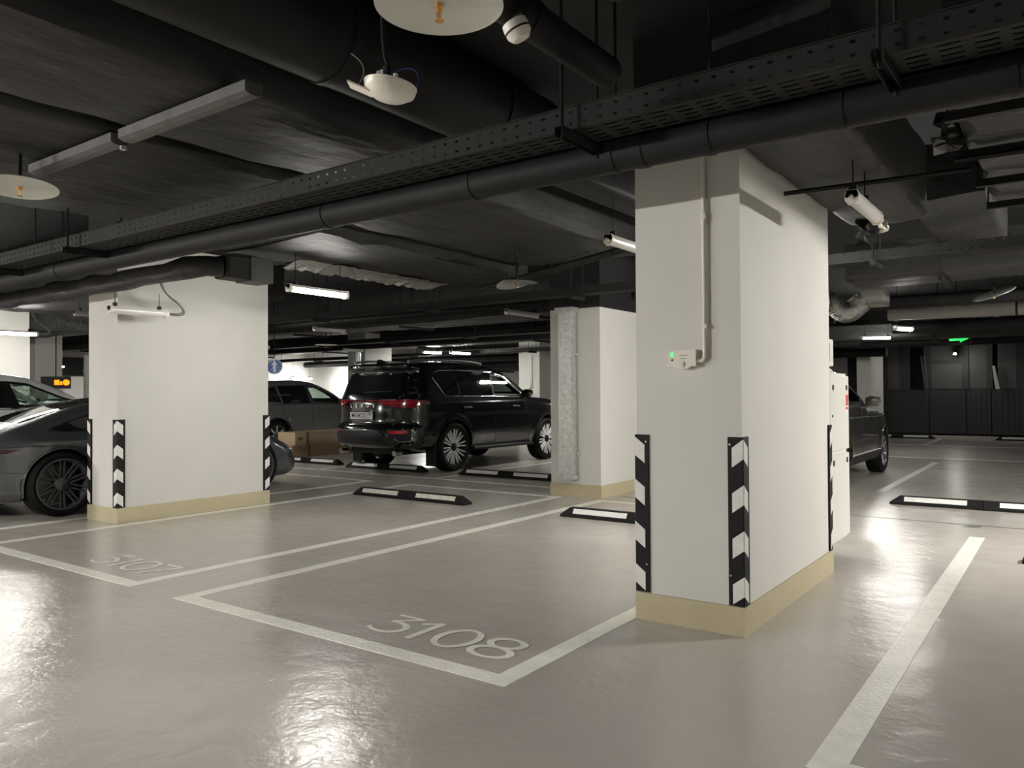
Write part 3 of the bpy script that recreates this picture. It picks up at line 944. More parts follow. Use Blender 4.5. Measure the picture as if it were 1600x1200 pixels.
# ------------------------------------------------------------------ wheel stops
def wheel_stop(x0, y0, label, n=2, L=0.93, rz=0.0, worn=False):
    r = empty('wheel_stop', (x0 + n * L / 2, y0 + 0.075, 0), label, 'wheel stop', 'rubber wheel stops', rz)
    for k in range(n):
        a = -n * L / 2 + k * L
        b = a + L - 0.006
        ia = 0.10 if k == 0 else 0.0
        ib = 0.10 if k == n - 1 else 0.0
        bot = [(a, -0.075, 0), (b, -0.075, 0), (b, 0.075, 0), (a, 0.075, 0)]
        mid = [(a, -0.075, 0.025), (b, -0.075, 0.025), (b, 0.075, 0.025), (a, 0.075, 0.025)]
        top = [(a + ia, -0.032, 0.1), (b - ib, -0.032, 0.1), (b - ib, 0.032, 0.1), (a + ia, 0.032, 0.1)]
        blk = B().add(bot + mid + top, [(3, 2, 1, 0), (0, 1, 5, 4), (1, 2, 6, 5), (2, 3, 7, 6), (3, 0, 4, 7),
                                        (4, 5, 9, 8), (5, 6, 10, 9), (6, 7, 11, 10), (7, 4, 8, 11), (8, 9, 10, 11)]).build('rubber_block', M_rub, r)
        sa, sb = a + 0.15, b - 0.15
        for s in (-1, 1):
            def pt(x, t, o):   # on the sloping long face
                return (x, s * (0.075 - 0.043 * t + o * 0.87), 0.025 + 0.075 * t + o * 0.5)
            q = [pt(sa, 0.22, 0.002), pt(sb, 0.22, 0.002), pt(sb, 0.86, 0.002), pt(sa, 0.86, 0.002)]
            q2 = [pt(sa, 0.22, -0.002), pt(sb, 0.22, -0.002), pt(sb, 0.86, -0.002), pt(sa, 0.86, -0.002)]
            B().add(q + q2, [(0, 1, 2, 3), (7, 6, 5, 4), (0, 1, 5, 4), (1, 2, 6, 5), (2, 3, 7, 6), (3, 0, 4, 7)]).build('reflective_strip', M_reflw if worn else M_refl, blk)
    return r


wheel_stop(-7.62, 7.02, 'wheel stop with scuffed left strip at the back of bay 3107', worn=True)
wheel_stop(-4.42, 6.98, 'wheel stop at the back of bay 3108, half hidden by the near pillar')
wheel_stop(-8.06, 9.68, 'wheel stop left of the galvanised pillar, right of the off-roader wheel')
wheel_stop(-10.62, 9.60, 'wheel stop under the tail of the black off-roader')
wheel_stop(-12.85, 9.75, 'wheel stop in front of the cardboard boxes')
wheel_stop(-1.74, 9.84, 'wheel stop right of the white cabinet in the open aisle bay')
wheel_stop(-0.33, 6.98, 'wheel stop at the picture edge whose tip alone shows', n=2)
wheel_stop(-4.9, 23.75, 'far wheel stop before the gate, behind the saloon wheel', L=0.92)
wheel_stop(-1.68, 23.85, 'far wheel stop before the gate, farther right', L=0.92)

# ------------------------------------------------------------------ alarm box + conduit on pillars
def alarm_box(x, y, z, label, clabel, ztop=2.9):
    r = empty('alarm_box', (x, y, z), label, 'alarm box')
    B().prism([(-0.083, -0.045), (-0.05, -0.045), (-0.03, -0.058), (0.03, -0.060), (0.05, -0.045), (0.083, -0.045), (0.083, 0.045), (-0.083, 0.045)], 'y', -0.042, 0).build('case', M_pvc, r)
    B().box(-0.066, -0.046, -0.044, -0.041, 0.010, 0.034).build('status_lamp', M_green, r)
    B().box(-0.060, -0.050, -0.044, -0.041, -0.014, -0.004).build('button', M_dark, r)
    B().box(-0.012, 0.032, -0.0435, -0.041, 0.013, 0.017).box(-0.008, 0.027, -0.0435, -0.041, -0.003, 0.001).build('printed_line', M_lag, r)
    B().lathe([(0.016, 0), (0.012, 0.006), (0, 0.008)], 'y', (0.0, -0.05, -0.035), 12).build('sounder', M_lampw, r)
    c = empty('conduit', (x, y, z), clabel, 'conduit')
    p = [(0.083, -0.02, -0.012)] + [tuple(v) for v in bez((0.10, -0.02, -0.016), (0.126, -0.02, -0.02), (0.126, -0.02, 0.02), 6)] + [(0.126, -0.02, ztop - z)]
    B().tube(p, 0.0115, 10).build('tube', M_pvc, c, smooth=50)
    zz = 0.16
    while z + zz < ztop - 0.05:
        B().box(0.110, 0.142, -0.034, 0, zz, zz + 0.022).build('clip', M_pvc, c)
        zz += 0.6
    B().tube([(0.126, -0.02, 0.73), (0.126, -0.02, 0.80)], 0.0145, 10).build('sleeve', M_pvc, c, smooth=50)
    return r


alarm_box(-1.757, 4.082, 1.49, 'small white alarm box with green lamp on the near pillar', 'white conduit up the near pillar to its alarm box')
alarm_box(-12.62, 18.3, 1.50, 'small far white alarm box on the far pillar past the off-roader bonnet', 'far white conduit on the pillar past the off-roader bonnet', ztop=2.35)

# galvanised casing on the middle pillar
r = empty('pipe_casing', (-5.185, 8.446, 0.22), 'galvanised steel casing up the middle pillar', 'casing')
B().box(-0.095, 0.095, -0.13, 0, 0.05, 0.95).build('casing_length', M_galv, r)
B().box(-0.092, 0.092, -0.127, 0, 0.95, 2.12).build('casing_length', M_galv, r)
B().box(-0.11, 0.11, -0.145, 0, 0.0, 0.055).build('foot', M_galv, r)
B().box(-0.105, 0.105, -0.14, 0, 0.935, 0.965).build('joint_collar', M_galv, r)
B().box(0.09, 0.15, -0.03, 0, 0.30, 0.33).build('wall_lug', M_galv, r)
B().box(0.09, 0.15, -0.03, 0, 1.55, 1.58).build('wall_lug', M_galv, r)
B().box(-0.13, 0.13, -0.15, 0, 2.10, 2.16).build('top_flange', M_galv, r)

# ------------------------------------------------------------------ fire cabinet behind the near pillar
r = empty('fire_cabinet', (-1.44, 6.24, 0.17), 'tall white two-door fire hose cabinet behind the near pillar', 'cabinet')
B().box(-0.32, -0.022, -0.29, 0.29, 0, 1.27).build('carcass', M_cab, r)
d1 = B().box(-0.022, 0.0, -0.288, 0.288, 0.685, 1.25, bev=0.004).build('door', M_cab, r)
d2 = B().box(-0.022, 0.0, -0.288, 0.288, 0.02, 0.655, bev=0.004).build('door', M_cab, r)
for d, z in ((d1, 1.16), (d2, 0.60)):
    for yy in (-0.20, 0.215):
        B().lathe([(0.022, 0.0), (0.022, 0.004), (0.012, 0.005), (0, 0.005)], 'x', (0, yy, z), 12).build('latch', M_dark, d)
B().lathe([(0.012, 0.0), (0.01, 0.004), (0, 0.004)], 'x', (0, -0.22, 0.95), 10).build('lock', M_dark, d1)
st = B().box(0.0, 0.0015, 0.17, 0.262, 0.955, 1.115).build('sticker', M_refl, d1)
st['label'] = 'white sticker with red print'
for z0, z1, y0, y1 in ((1.075, 1.105, 0.176, 0.256), (1.02, 1.068, 0.2, 0.256), (0.985, 1.015, 0.176, 0.24)):
    B().box(0.0015, 0.0022, y0, y1, z0, z1).build('red_print', M_red, st) if False else None
B().box(0.0012, 0.0024, 0.19, 0.256, 1.02, 1.105).box(0.0012, 0.0024, 0.19, 0.256, 0.99, 1.01).build('red_print', M_red, d1)
B().box(-0.32, -0.002, -0.31, -0.27, 1.27, 1.275).build('top_seal', M_cab, r)
r = empty('junction_box', (-1.46, 6.06, 1.47), 'small white box above the fire cabinet', 'box')
B().box(-0.16, 0.0, -0.09, 0.09, 0.02, 0.22, bev=0.006).build('case', M_cab, r)
B().box(-0.001, 0.002, -0.03, -0.02, 0.05, 0.19).build('door_gap', M_lag, r)
r = empty('plastic_cover', (-1.55, 6.10, 1.44), 'white curved plastic cover lying on the fire cabinet', 'cover')
B().lathe([(0.0, 0.052), (0.05, 0.046), (0.085, 0.026), (0.1, 0.0), (0.09, 0.0), (0.075, 0.022), (0.04, 0.04), (0.0, 0.046)], seg=20).build('shell', M_pvc, r, smooth=50)

# ------------------------------------------------------------------ sprinklers, detector, dangling lamp
def sprinkler(x, y, z, R, label, tilt=(0, 0), ztop=3.36, bend=0.0, m=None):
    r = empty('sprinkler', (x, y, z), label, 'sprinkler', 'sprinklers with heat discs')
    Rm = Matrix.Rotation(tilt[0], 4, 'X') @ Matrix.Rotation(tilt[1], 4, 'Y')
    mb = B().lathe([(0.0, 0.004), (R * 0.97, 0.0), (R, -0.003), (R, -0.006), (R * 0.97, -0.004), (0.0, 0.0)], seg=48)
    mb.v = [tuple(Rm @ Vector((a, b, c + bend * abs(a)))) for a, b, c in mb.v]
    mb.build('heat_disc', m or M_disc, r, smooth=40)
    B().tube([(0, 0, 0.0), (0, 0, ztop - z)], 0.014, 8).build('drop_pipe', M_blk, r)
    h = B().lathe([(0.016, 0.0), (0.016, -0.012), (0.010, -0.016), (0.010, -0.026)], seg=10)
    h.tube([(-0.009, 0, -0.02), (-0.011, 0, -0.04), (0, 0, -0.055)], 0.0025, 6).tube([(0.009, 0, -0.02), (0.011, 0, -0.04), (0, 0, -0.055)], 0.0025, 6)
    h.tube([(0, 0, -0.022), (0, 0, -0.052)], 0.003, 6)
    h.build('sprinkler_head', M_brass, r)
    B().lathe([(0.0, -0.054), (0.016, -0.055), (0.016, -0.058), (0, -0.059)], seg=12).build('deflector', M_brass, r)
    return r


sprinkler(-1.70, 1.955, 2.60, 0.215, 'large sprinkler disc cut by the top edge of the picture')
sprinkler(-5.28, 2.12, 2.60, 0.215, 'tilted sprinkler disc at the left edge under the wide duct', tilt=(-0.05, -0.09), ztop=2.8)
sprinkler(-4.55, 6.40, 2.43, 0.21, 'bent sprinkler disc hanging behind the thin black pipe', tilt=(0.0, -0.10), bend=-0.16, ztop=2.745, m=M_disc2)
sprinkler(-0.69, 9.95, 2.36, 0.21, 'strongly tilted sprinkler disc above the dark saloon', tilt=(0.30, -0.28))
sprinkler(-13.15, 13.95, 2.60, 0.22, 'bright sprinkler disc left of the two lit lamps')
sprinkler(-17.0, 14.3, 2.52, 0.28, 'grey sprinkler disc above the grey estate car')
sprinkler(-13.8, 11.9, 2.44, 0.25, 'white sprinkler disc right of the grey one')

r = empty('smoke_detector', (-1.735, 2.47, 2.70), 'white round smoke detector hanging by the black pipe', 'smoke detector')
mb = B().lathe([(0.0, 0.05), (0.05, 0.05), (0.052, 0.03), (0.05, 0.0), (0.035, -0.02), (0.0, -0.024)], seg=24)
rm = Matrix.Rotation(0.35, 4, 'X') @ Matrix.Rotation(-0.3, 4, 'Y')
mb.v = [tuple(rm @ Vector(v)) for v in mb.v]
mb.build('head', M_pvc, r, smooth=40)
mb = B().lathe([(0.0525, 0.012), (0.053, 0.016), (0.0525, 0.02)], seg=24)
mb.v = [tuple(rm @ Vector(v)) for v in mb.v]
mb.build('slot_ring', M_dark, r)
B().box(-0.025, 0.025, -0.02, 0.02, 0.04, 0.16).build('mount', M_blk, r)

r = empty('dangling_lamp', (-2.16, 2.19, 2.50), 'white bowl lamp hanging tilted by its wires above the aisle', 'lamp')
rm = Matrix.Rotation(math.radians(36), 4, 'Z') @ Matrix.Rotation(0.16, 4, 'Y')
mb = B().lathe([(0.0, -0.045), (0.06, -0.042), (0.098, -0.018), (0.105, 0.012), (0.100, 0.014), (0.0, 0.010)], seg=32)
mb.v = [tuple(rm @ Vector(v)) for v in mb.v]
mb.build('bowl', M_pvc, r, smooth=50)
mb = B().box(-0.155, -0.06, -0.035, 0.035, -0.062, -0.055)
mb.v = [tuple(Matrix.Rotation(math.radians(36), 4, 'Z') @ Matrix.Rotation(0.42, 4, 'Y') @ Vector((a, b, c + 0.01))) for a, b, c in mb.v]
mb.build('loose_plate', M_pvc, r)
B().box(-0.055, -0.02, -0.02, 0.02, 0.02, 0.075).build('terminal_block', M_lag, r)
B().tube([(-0.01, 0, 0.02), (-0.015, 0.0, 0.09)], 0.016, 10).build('cable_gland', M_blk, r)
B().tube([(0.03, 0, 0.0), (0.03, 0, 0.05)], 0.010, 8).build('white_stub', M_pvc, r)
B().tube([(-0.012, 0, 0.08)] + [tuple(v) for v in bez((-0.012, 0, 0.1), (-0.06, 0, 0.16), (-0.05, 0.02, 0.86), 8)], 0.009, 8).build('supply_cord', M_blk, r)
B().tube(bez((0.0, 0.0, 0.06), (0.12, 0.07, 0.11), (0.085, 0.06, 0.0), 10), 0.003, 6).build('loose_wire', M_bluew, r)
B().tube(bez((-0.10, -0.07, 0.02), (-0.06, -0.04, 0.09), (-0.125, -0.09, 0.14), 8), 0.0025, 6).build('loose_wire', M_cable, r)

# crumpled film under the duct at the upper right and scraps near the pillar
def crumple(loc, size, seed, label, m, n=7):
    r = empty('plastic_scrap', loc, label, 'plastic scrap')
    rnd = random.Random(seed)
    vs, fs = [], []
    for i in range(n):
        for j in range(4):
            vs.append((size * ((j - 1.5) * 0.22 + (rnd.random() - .5) * 0.22) * (1 - 0.3 * abs(i / n - .5)), size * (rnd.random() - .5) * 0.4, size * (-i / (n - 1)) + size * (rnd.random() - .5) * 0.1))
    for i in range(n - 1):
        for j in range(3):
            fs.append((i * 4 + j, i * 4 + j + 1, (i + 1) * 4 + j + 1, (i + 1) * 4 + j))
    B().add(vs, fs).build('film', m, r)
    return r


M_film = mat('glossy_black_film', (0.03, 0.03, 0.03), 0.06, spec=1.0)
crumple((-0.52, 4.75, 2.80), 0.22, 11, 'shiny crumpled film hanging beside the crumpled duct', M_film, 9)
crumple((-1.22, 6.15, 2.58), 0.20, 4, 'dark plastic scrap hanging by the pillar top right', M_wrap)
crumple((-1.12, 6.25, 2.57), 0.10, 8, 'pale torn plastic scrap right of the near pillar', M_pvc, 5)

# ------------------------------------------------------------------ cardboard boxes and small far things
r = empty('cardboard_box', (-13.40, 11.25, 0), 'long brown cardboard box lying on the floor, lower of two', 'box', 'cardboard boxes by the wheel stop')
B().box(-0.28, 0.30, -0.85, 0.85, 0, 0.25).build('carton', M_card, r)
B().box(-0.282, 0.302, -0.45, -0.38, 0.0, 0.252).build('tape', M_tape, r)
r = empty('cardboard_box', (-13.36, 11.22, 0.252), 'long pale cardboard box lying on top of the other one', 'box', 'cardboard boxes by the wheel stop', rz=0.05)
B().box(-0.26, 0.26, -0.80, 0.76, 0, 0.27).build('carton', mat('pale_cardboard', (0.58, 0.43, 0.27), 0.75, var=0.05), r)
B().box(-0.262, 0.262, -0.50, -0.43, -0.0, 0.272).build('tape', M_tape, r)
B().box(0.26, 0.2615, -0.72, -0.60, 0.10, 0.17).build('printed_mark', M_tape, r)
r = empty('white_box', (-14.1, 10.5, 0), 'small white box beside the cardboard boxes', 'box')
B().box(-0.22, 0.22, -0.2, 0.2, 0, 0.32, bev=0.01).build('carton', M_refl, r)
B().box(-0.222, 0.222, -0.03, 0.03, 0.3, 0.322).build('tape', M_lag, r)

r = empty('round_sign', (-13.58, 10.32, 1.90), 'blue round traffic sign with white arrow hanging far back', 'sign', rz=math.radians(45))
B().lathe([(0.0, -0.006), (0.165, -0.006), (0.165, 0.006), (0.0, 0.006)], 'y', seg=32).build('sign_plate', M_blue, r)
mb = B().lathe([(0.148, -0.0075), (0.165, -0.0075)], 'y', seg=32)
B().lathe([(0.148, -0.006), (0.148, -0.009), (0.165, -0.009), (0.165, -0.006)], 'y', seg=32).build('white_rim', M_refl, r)
B().box(-0.022, 0.022, -0.009, -0.006, -0.11, 0.06).prism([(-0.07, 0.03), (0.07, 0.03), (0, 0.12)], 'y', -0.009, -0.006).build('white_arrow', M_refl, r)
B().tube([(0, 0, 0.16), (0, 0, 1.46)], 0.01, 6).build('hanging_rod', M_blk, r)

r = empty('display_board', (-16.50, 7.29, 1.58), 'dark hanging display with amber signs above the white car', 'display', rz=math.radians(55))
B().box(-0.26, 0.26, -0.04, 0.04, -0.12, 0.12).build('case', M_dark, r)
B().box(-0.02, 0.07, -0.045, -0.04, -0.05, 0.05).box(0.08, 0.12, -0.045, -0.04, -0.05, 0.02).build('amber_sign', M_amber, r)
B().lathe([(0.035, -0.045), (0.06, -0.045), (0.06, -0.04), (0.035, -0.04)], 'y', (0.19, 0, 0), 16).build('amber_ring', M_amber, r)
B().tube([(0, 0, 0.1), (0, 0, 0.95)], 0.012, 6).build('hanging_rod', M_blk, r)

r = empty('exit_sign', (-2.05, 19.9, 2.36), 'small green glowing exit sign far back on the right', 'sign', rz=math.radians(-14))
B().box(-0.26, 0.26, -0.03, 0.03, -0.03, 0.18).build('case', M_dark, r)
B().prism([(-0.20, 0.06), (0.02, 0.06), (0.02, 0.02), (0.20, 0.10), (0.10, 0.16), (-0.20, 0.12)], 'y', -0.035, -0.03).build('glowing_arrow', M_exit, r)
B().tube([(0, 0, 0.16), (0, 0, 0.99)], 0.012, 6).build('hanging_rod', M_blk, r)

r = empty('white_downpipe', (-20.3, 9.75, 0), 'white standing pipe far behind the white car windscreen', 'pipe')
B().tube([(0, 0, 0), (0, 0, 2.35)], 0.11, 14).build('pipe_run', M_wall, r, smooth=40)
for zz in (1.0, 1.9):
    B().tube([(0, 0, zz), (0, 0, zz + 0.08)], 0.125, 14).build('coupling', M_wall, r, smooth=40)
r = empty('silver_downpipe', (-14.9, 13.88, 0), 'silver standing pipe on the far pillar behind the off-roader', 'pipe')
B().tube([(0, 0, 0), (0, 0, 2.6)], 0.09, 16).build('pipe_run', M_galv, r, smooth=40)
for zz in (1.0, 1.95, 2.3):
    B().tube([(0, 0, zz), (0, 0, zz + 0.05)], 0.1, 16).build('coupling', M_galv, r, smooth=40)

# ------------------------------------------------------------------ cars: bodies grown from a smooth implicit shape
def poly_sdf(P, py, pz):
    """signed distance of points to a closed polygon, negative inside"""
    d = np.full(py.shape, 1e9)
    ins = np.zeros(py.shape, bool)
    n = len(P)
    for i in range(n):
        ay, az = P[i]
        by, bz = P[(i + 1) % n]
        ey, ez = by - ay, bz - az
        wy, wz = py - ay, pz - az
        t = np.clip((wy * ey + wz * ez) / (ey * ey + ez * ez + 1e-12), 0, 1)
        dy, dz = wy - t * ey, wz - t * ez
        d = np.minimum(d, dy * dy + dz * dz)
        c = ((az <= pz) & (bz > pz)) | ((bz <= pz) & (az > pz))
        with np.errstate(divide='ignore', invalid='ignore'):
            xx = ay + (pz - az) / (bz - az) * ey
        ins ^= c & (py < xx)
    d = np.sqrt(d)
    return np.where(ins, -d, d)


def smax(a, b, r):
    h = np.clip(0.5 - 0.5 * (b - a) / r, 0, 1)
    return b * (1 - h) + a * h + r * h * (1 - h)


def sstep(a, b, t):
    q = np.clip((t - a) / (b - a), 0, 1)
    return q * q * (3 - 2 * q)


def surface_nets(f, lo, hi, h):
    ax = [np.arange(l, u + h, h) for l, u in zip(lo, hi)]
    X, Y, Z = np.meshgrid(*ax, indexing='ij')
    F = f(X, Y, Z)
    nx, ny, nz = F.shape
    S = F < 0
    acc = np.zeros((nx - 1, ny - 1, nz - 1, 3))
    cnt = np.zeros((nx - 1, ny - 1, nz - 1))

    def sub(A, i, j, k):
        return A[i:nx - 1 + i, j:ny - 1 + j, k:nz - 1 + k]
    corners = [(i, j, k) for i in (0, 1) for j in (0, 1) for k in (0, 1)]
    for a in corners:
        for d in range(3):
            if a[d] == 1:
                continue
            b = list(a)
            b[d] = 1
            fa, fb = sub(F, *a), sub(F, *b)
            cr = sub(S, *a) != sub(S, *b)
            t = np.where(cr, fa / np.where(cr, fa - fb, 1), 0)
            for e in range(3):
                acc[..., e] += np.where(cr, a[e] + (t if e == d else 0), 0)
            cnt += cr
    act = cnt > 0
    idx = -np.ones(act.shape, int)
    idx[act] = np.arange(act.sum())
    I = np.argwhere(act)
    V = (I + acc[act] / cnt[act][:, None]) * h + np.array(lo)
    faces = []
    for d in range(3):
        e, g = (d + 1) % 3, (d + 2) % 3
        sl0 = [slice(None)] * 3
        sl1 = [slice(None)] * 3
        sl0[d], sl1[d] = slice(0, -1), slice(1, None)
        cr = S[tuple(sl0)] != S[tuple(sl1)]
        C = np.argwhere(cr)
        C = C[(C[:, e] > 0) & (C[:, g] > 0) & (C[:, e] < F.shape[e] - 1) & (C[:, g] < F.shape[g] - 1)]
        s0 = S[tuple(C.T)]
        q = []
        for de, dg_ in ((-1, -1), (0, -1), (0, 0), (-1, 0)):
            c = C.copy()
            c[:, e] += de
            c[:, g] += dg_
            q.append(idx[tuple(c.T)])
        q = np.array(q).T
        q[~s0] = q[~s0][:, ::-1]
        faces.append(q)
    return V, np.vstack(faces)


class Car:
    def __init__(s, poly, W, bow=(0.3, 0.3), axles=(0.0, 2.8), arch=0.43, wheel_r=0.39, r=0.10, holes=(), fhole=None, floor_z=0.30, smooth=4, flare=0.012):
        s.P = catmull(poly, smooth, True)
        s.W, s.bow, s.axles, s.arch, s.wr, s.r, s.holes, s.flare = W, bow, axles, arch, wheel_r, r, [catmull(h, 1, True) for h in holes], flare
        s.fhole = fhole
        s.ymid = (axles[0] + axles[1]) / 2
        s.wmax = 1.0

    def body(s, x, y, z):
        ax = np.abs(x)
        w = s.W(y, z)
        t = np.clip(ax / 0.95, 0, 1.3) ** 3
        yy = y - s.bow[0] * t * (1 - sstep(-0.9, 0.9, y)) + s.bow[1] * t * sstep(s.axles[1] - 0.5, s.axles[1] + 0.9, y)
        return smax(poly_sdf(s.P, yy, z), (ax - w) * 0.97, s.r)

    def full(s, x, y, z):
        f = s.body(x, y, z)
        for ya in s.axles:
            cyl = np.sqrt((y - ya) ** 2 + (z - s.wr) ** 2) - s.arch
            f = np.maximum(f, -np.maximum(cyl, 0.50 - np.abs(x)))
        if s.holes:
            inner = s.body(x, y, z) + 0.07
            cav = np.maximum(inner, 0.50 - z)
            f = np.maximum(f, -cav)
            for H in s.holes:
                f = np.maximum(f, -np.maximum(poly_sdf(H, y, z), 0.25 - np.abs(x)))
            if s.fhole:
                f = np.maximum(f, -np.maximum(poly_sdf(s.fhole, x, z), 1.2 - y))
        return f

    def mesh(s, root, m, lo, hi, h=0.04, name='body'):
        V, F = surface_nets(s.full, lo, hi, h)
        e = 0.004
        for _ in range(3):      # settle the vertices on the surface
            f0 = s.full(V[:, 0], V[:, 1], V[:, 2])
            g = np.stack([s.full(V[:, 0] + e * (k == 0), V[:, 1] + e * (k == 1), V[:, 2] + e * (k == 2)) - f0 for k in range(3)], 1) / e
            gl = (g * g).sum(1)
            st = np.clip(f0 / np.maximum(gl, 0.2), -0.5 * h, 0.5 * h)
            V = V - g * st[:, None]
        me = bpy.data.meshes.new(name)
        me.from_pydata(V.tolist(), [], F.tolist())
        me.materials.append(m)
        me.polygons.foreach_set('use_smooth', [True] * len(me.polygons))
        me.update()
        try:
            me.set_sharp_from_angle(angle=math.radians(50))
        except Exception:
            pass
        o = bpy.data.objects.new(name, me)
        o.parent = root
        return link(o)

    def hit(s, kind, a, b):
        """point of the smooth body surface: side (y,z)->x, rear (x,z)->y, front, top (x,y)->z"""
        a, b = np.asarray(a, float), np.asarray(b, float)
        if kind == 'side':
            lo, hi = np.full(a.shape, 0.2), np.full(a.shape, 1.25)
            fn = lambda t: s.body(t, a, b)
        elif kind == 'rear':
            lo, hi = np.full(a.shape, s.ymid), np.full(a.shape, -1.9)
            fn = lambda t: s.body(a, t, b)
        elif kind == 'front':
            lo, hi = np.full(a.shape, s.ymid), np.full(a.shape, s.axles[1] + 1.6)
            fn = lambda t: s.body(a, t, b)
        else:
            lo, hi = np.full(a.shape, 0.6), np.full(a.shape, 2.2)
            fn = lambda t: s.body(a, b, t)
        for _ in range(26):
            m = (lo + hi) / 2
            i = fn(m) < 0
            lo, hi = np.where(i, m, lo), np.where(i, hi, m)
        t = (lo + hi) / 2
        if kind == 'side':
            P = np.stack([t, a, b], -1)
        elif kind in ('rear', 'front'):
            P = np.stack([a, t, b], -1)
        else:
            P = np.stack([a, b, t], -1)
        e = 0.01
        f0 = s.body(P[..., 0], P[..., 1], P[..., 2])
        N = np.stack([s.body(P[..., 0] + e * (k == 0), P[..., 1] + e * (k == 1), P[..., 2] + e * (k == 2)) - f0 for k in range(3)], -1)
        N /= np.maximum(np.linalg.norm(N, axis=-1, keepdims=True), 1e-9)
        return P, N

    def panel(s, root, name, kind, poly, m, off=0.004, grid=0.07, mirror=False, thick=0.0, ring=None):
        """a thin shell lying on the body inside a 2D outline"""
        out = [Vector(p) for p in poly]
        pts, edges = list(out), [(i, (i + 1) % len(out)) for i in range(len(out))]
        # resample outline
        fine = []
        for i in range(len(out)):
            a, c = out[i], out[(i + 1) % len(out)]
            k = max(1, int((c - a).length / grid))
            fine += [a + (c - a) * j / k for j in range(k)]
        pts = fine
        edges = [(i, (i + 1) % len(pts)) for i in range(len(pts))]
        n0 = len(pts)
        if ring:
            inner = []
            for i in range(len(ring)):
                a, c = Vector(ring[i]), Vector(ring[(i + 1) % len(ring)])
                k = max(1, int((c - a).length / grid))
                inner += [a + (c - a) * j / k for j in range(k)]
            edges += [(n0 + i, n0 + (i + 1) % len(inner)) for i in range(len(inner))]
            pts = pts + inner
        P2 = np.array([(p[0], p[1]) for p in fine])
        lo, hi = P2.min(0), P2.max(0)
        gx_, gy_ = np.meshgrid(np.arange(lo[0], hi[0], grid), np.arange(lo[1], hi[1], grid))
        q = np.stack([gx_.ravel(), gy_.ravel()], 1)
        d = poly_sdf([tuple(p) for p in P2], q[:, 0], q[:, 1])
        q = q[d < -grid * 0.4]
        pts = pts + [Vector(p) for p in q]
        r = delaunay_2d_cdt(pts, edges, [], 0, 1e-6)
        V2 = np.array([tuple(v) for v in r[0]])
        F = [tuple(f) for f in r[2]]
        C = np.array([V2[list(f)].mean(0) for f in F])
        keep = poly_sdf([tuple(p) for p in P2], C[:, 0], C[:, 1]) < 0
        if ring:
            keep &= poly_sdf([tuple(p) for p in ring], C[:, 0], C[:, 1]) > 0
        F = [f for f, k in zip(F, keep) if k]
        P, N = s.hit(kind, V2[:, 0], V2[:, 1])
        Q = P + N * off
        mb = B()

        def put(Q_, F_):
            if thick:
                k = len(Q_)
                Qi = Q_ - N * thick * np.array([1, 1, 1])
                mb.add(Q_.tolist(), F_)
            else:
                mb.add(Q_.tolist(), F_)
        put(Q, F)
        o = mb.build(name, m, root, smooth=60)
        if mirror:
            Qm = Q * np.array([-1, 1, 1])
            B().add(Qm.tolist(), [f[::-1] for f in F]).build(name, m, root, smooth=60)
        return o

    def trim(s, root, name, kind, path, m, rad=0.008, off=0.003, k=6, seg=6, mirror=False, smooth=False):
        p = catmull(path, k) if smooth else path
        fine = []
        for i in range(len(p) - 1):
            a, c = Vector(p[i]), Vector(p[i + 1])
            nn = max(1, int((c - a).length / 0.06))
            fine += [a + (c - a) * j / nn for j in range(nn)]
        fine.append(Vector(p[-1]))
        A = np.array([(q[0], q[1]) for q in fine])
        P, N = s.hit(kind, A[:, 0], A[:, 1])
        Q = P + N * off
        if mirror:
            B().tube([(-q[0], q[1], q[2]) for q in Q], rad, seg).build(name, m, root, smooth=60)
        return B().tube([tuple(q) for q in Q], rad, seg).build(name, m, root, smooth=60)


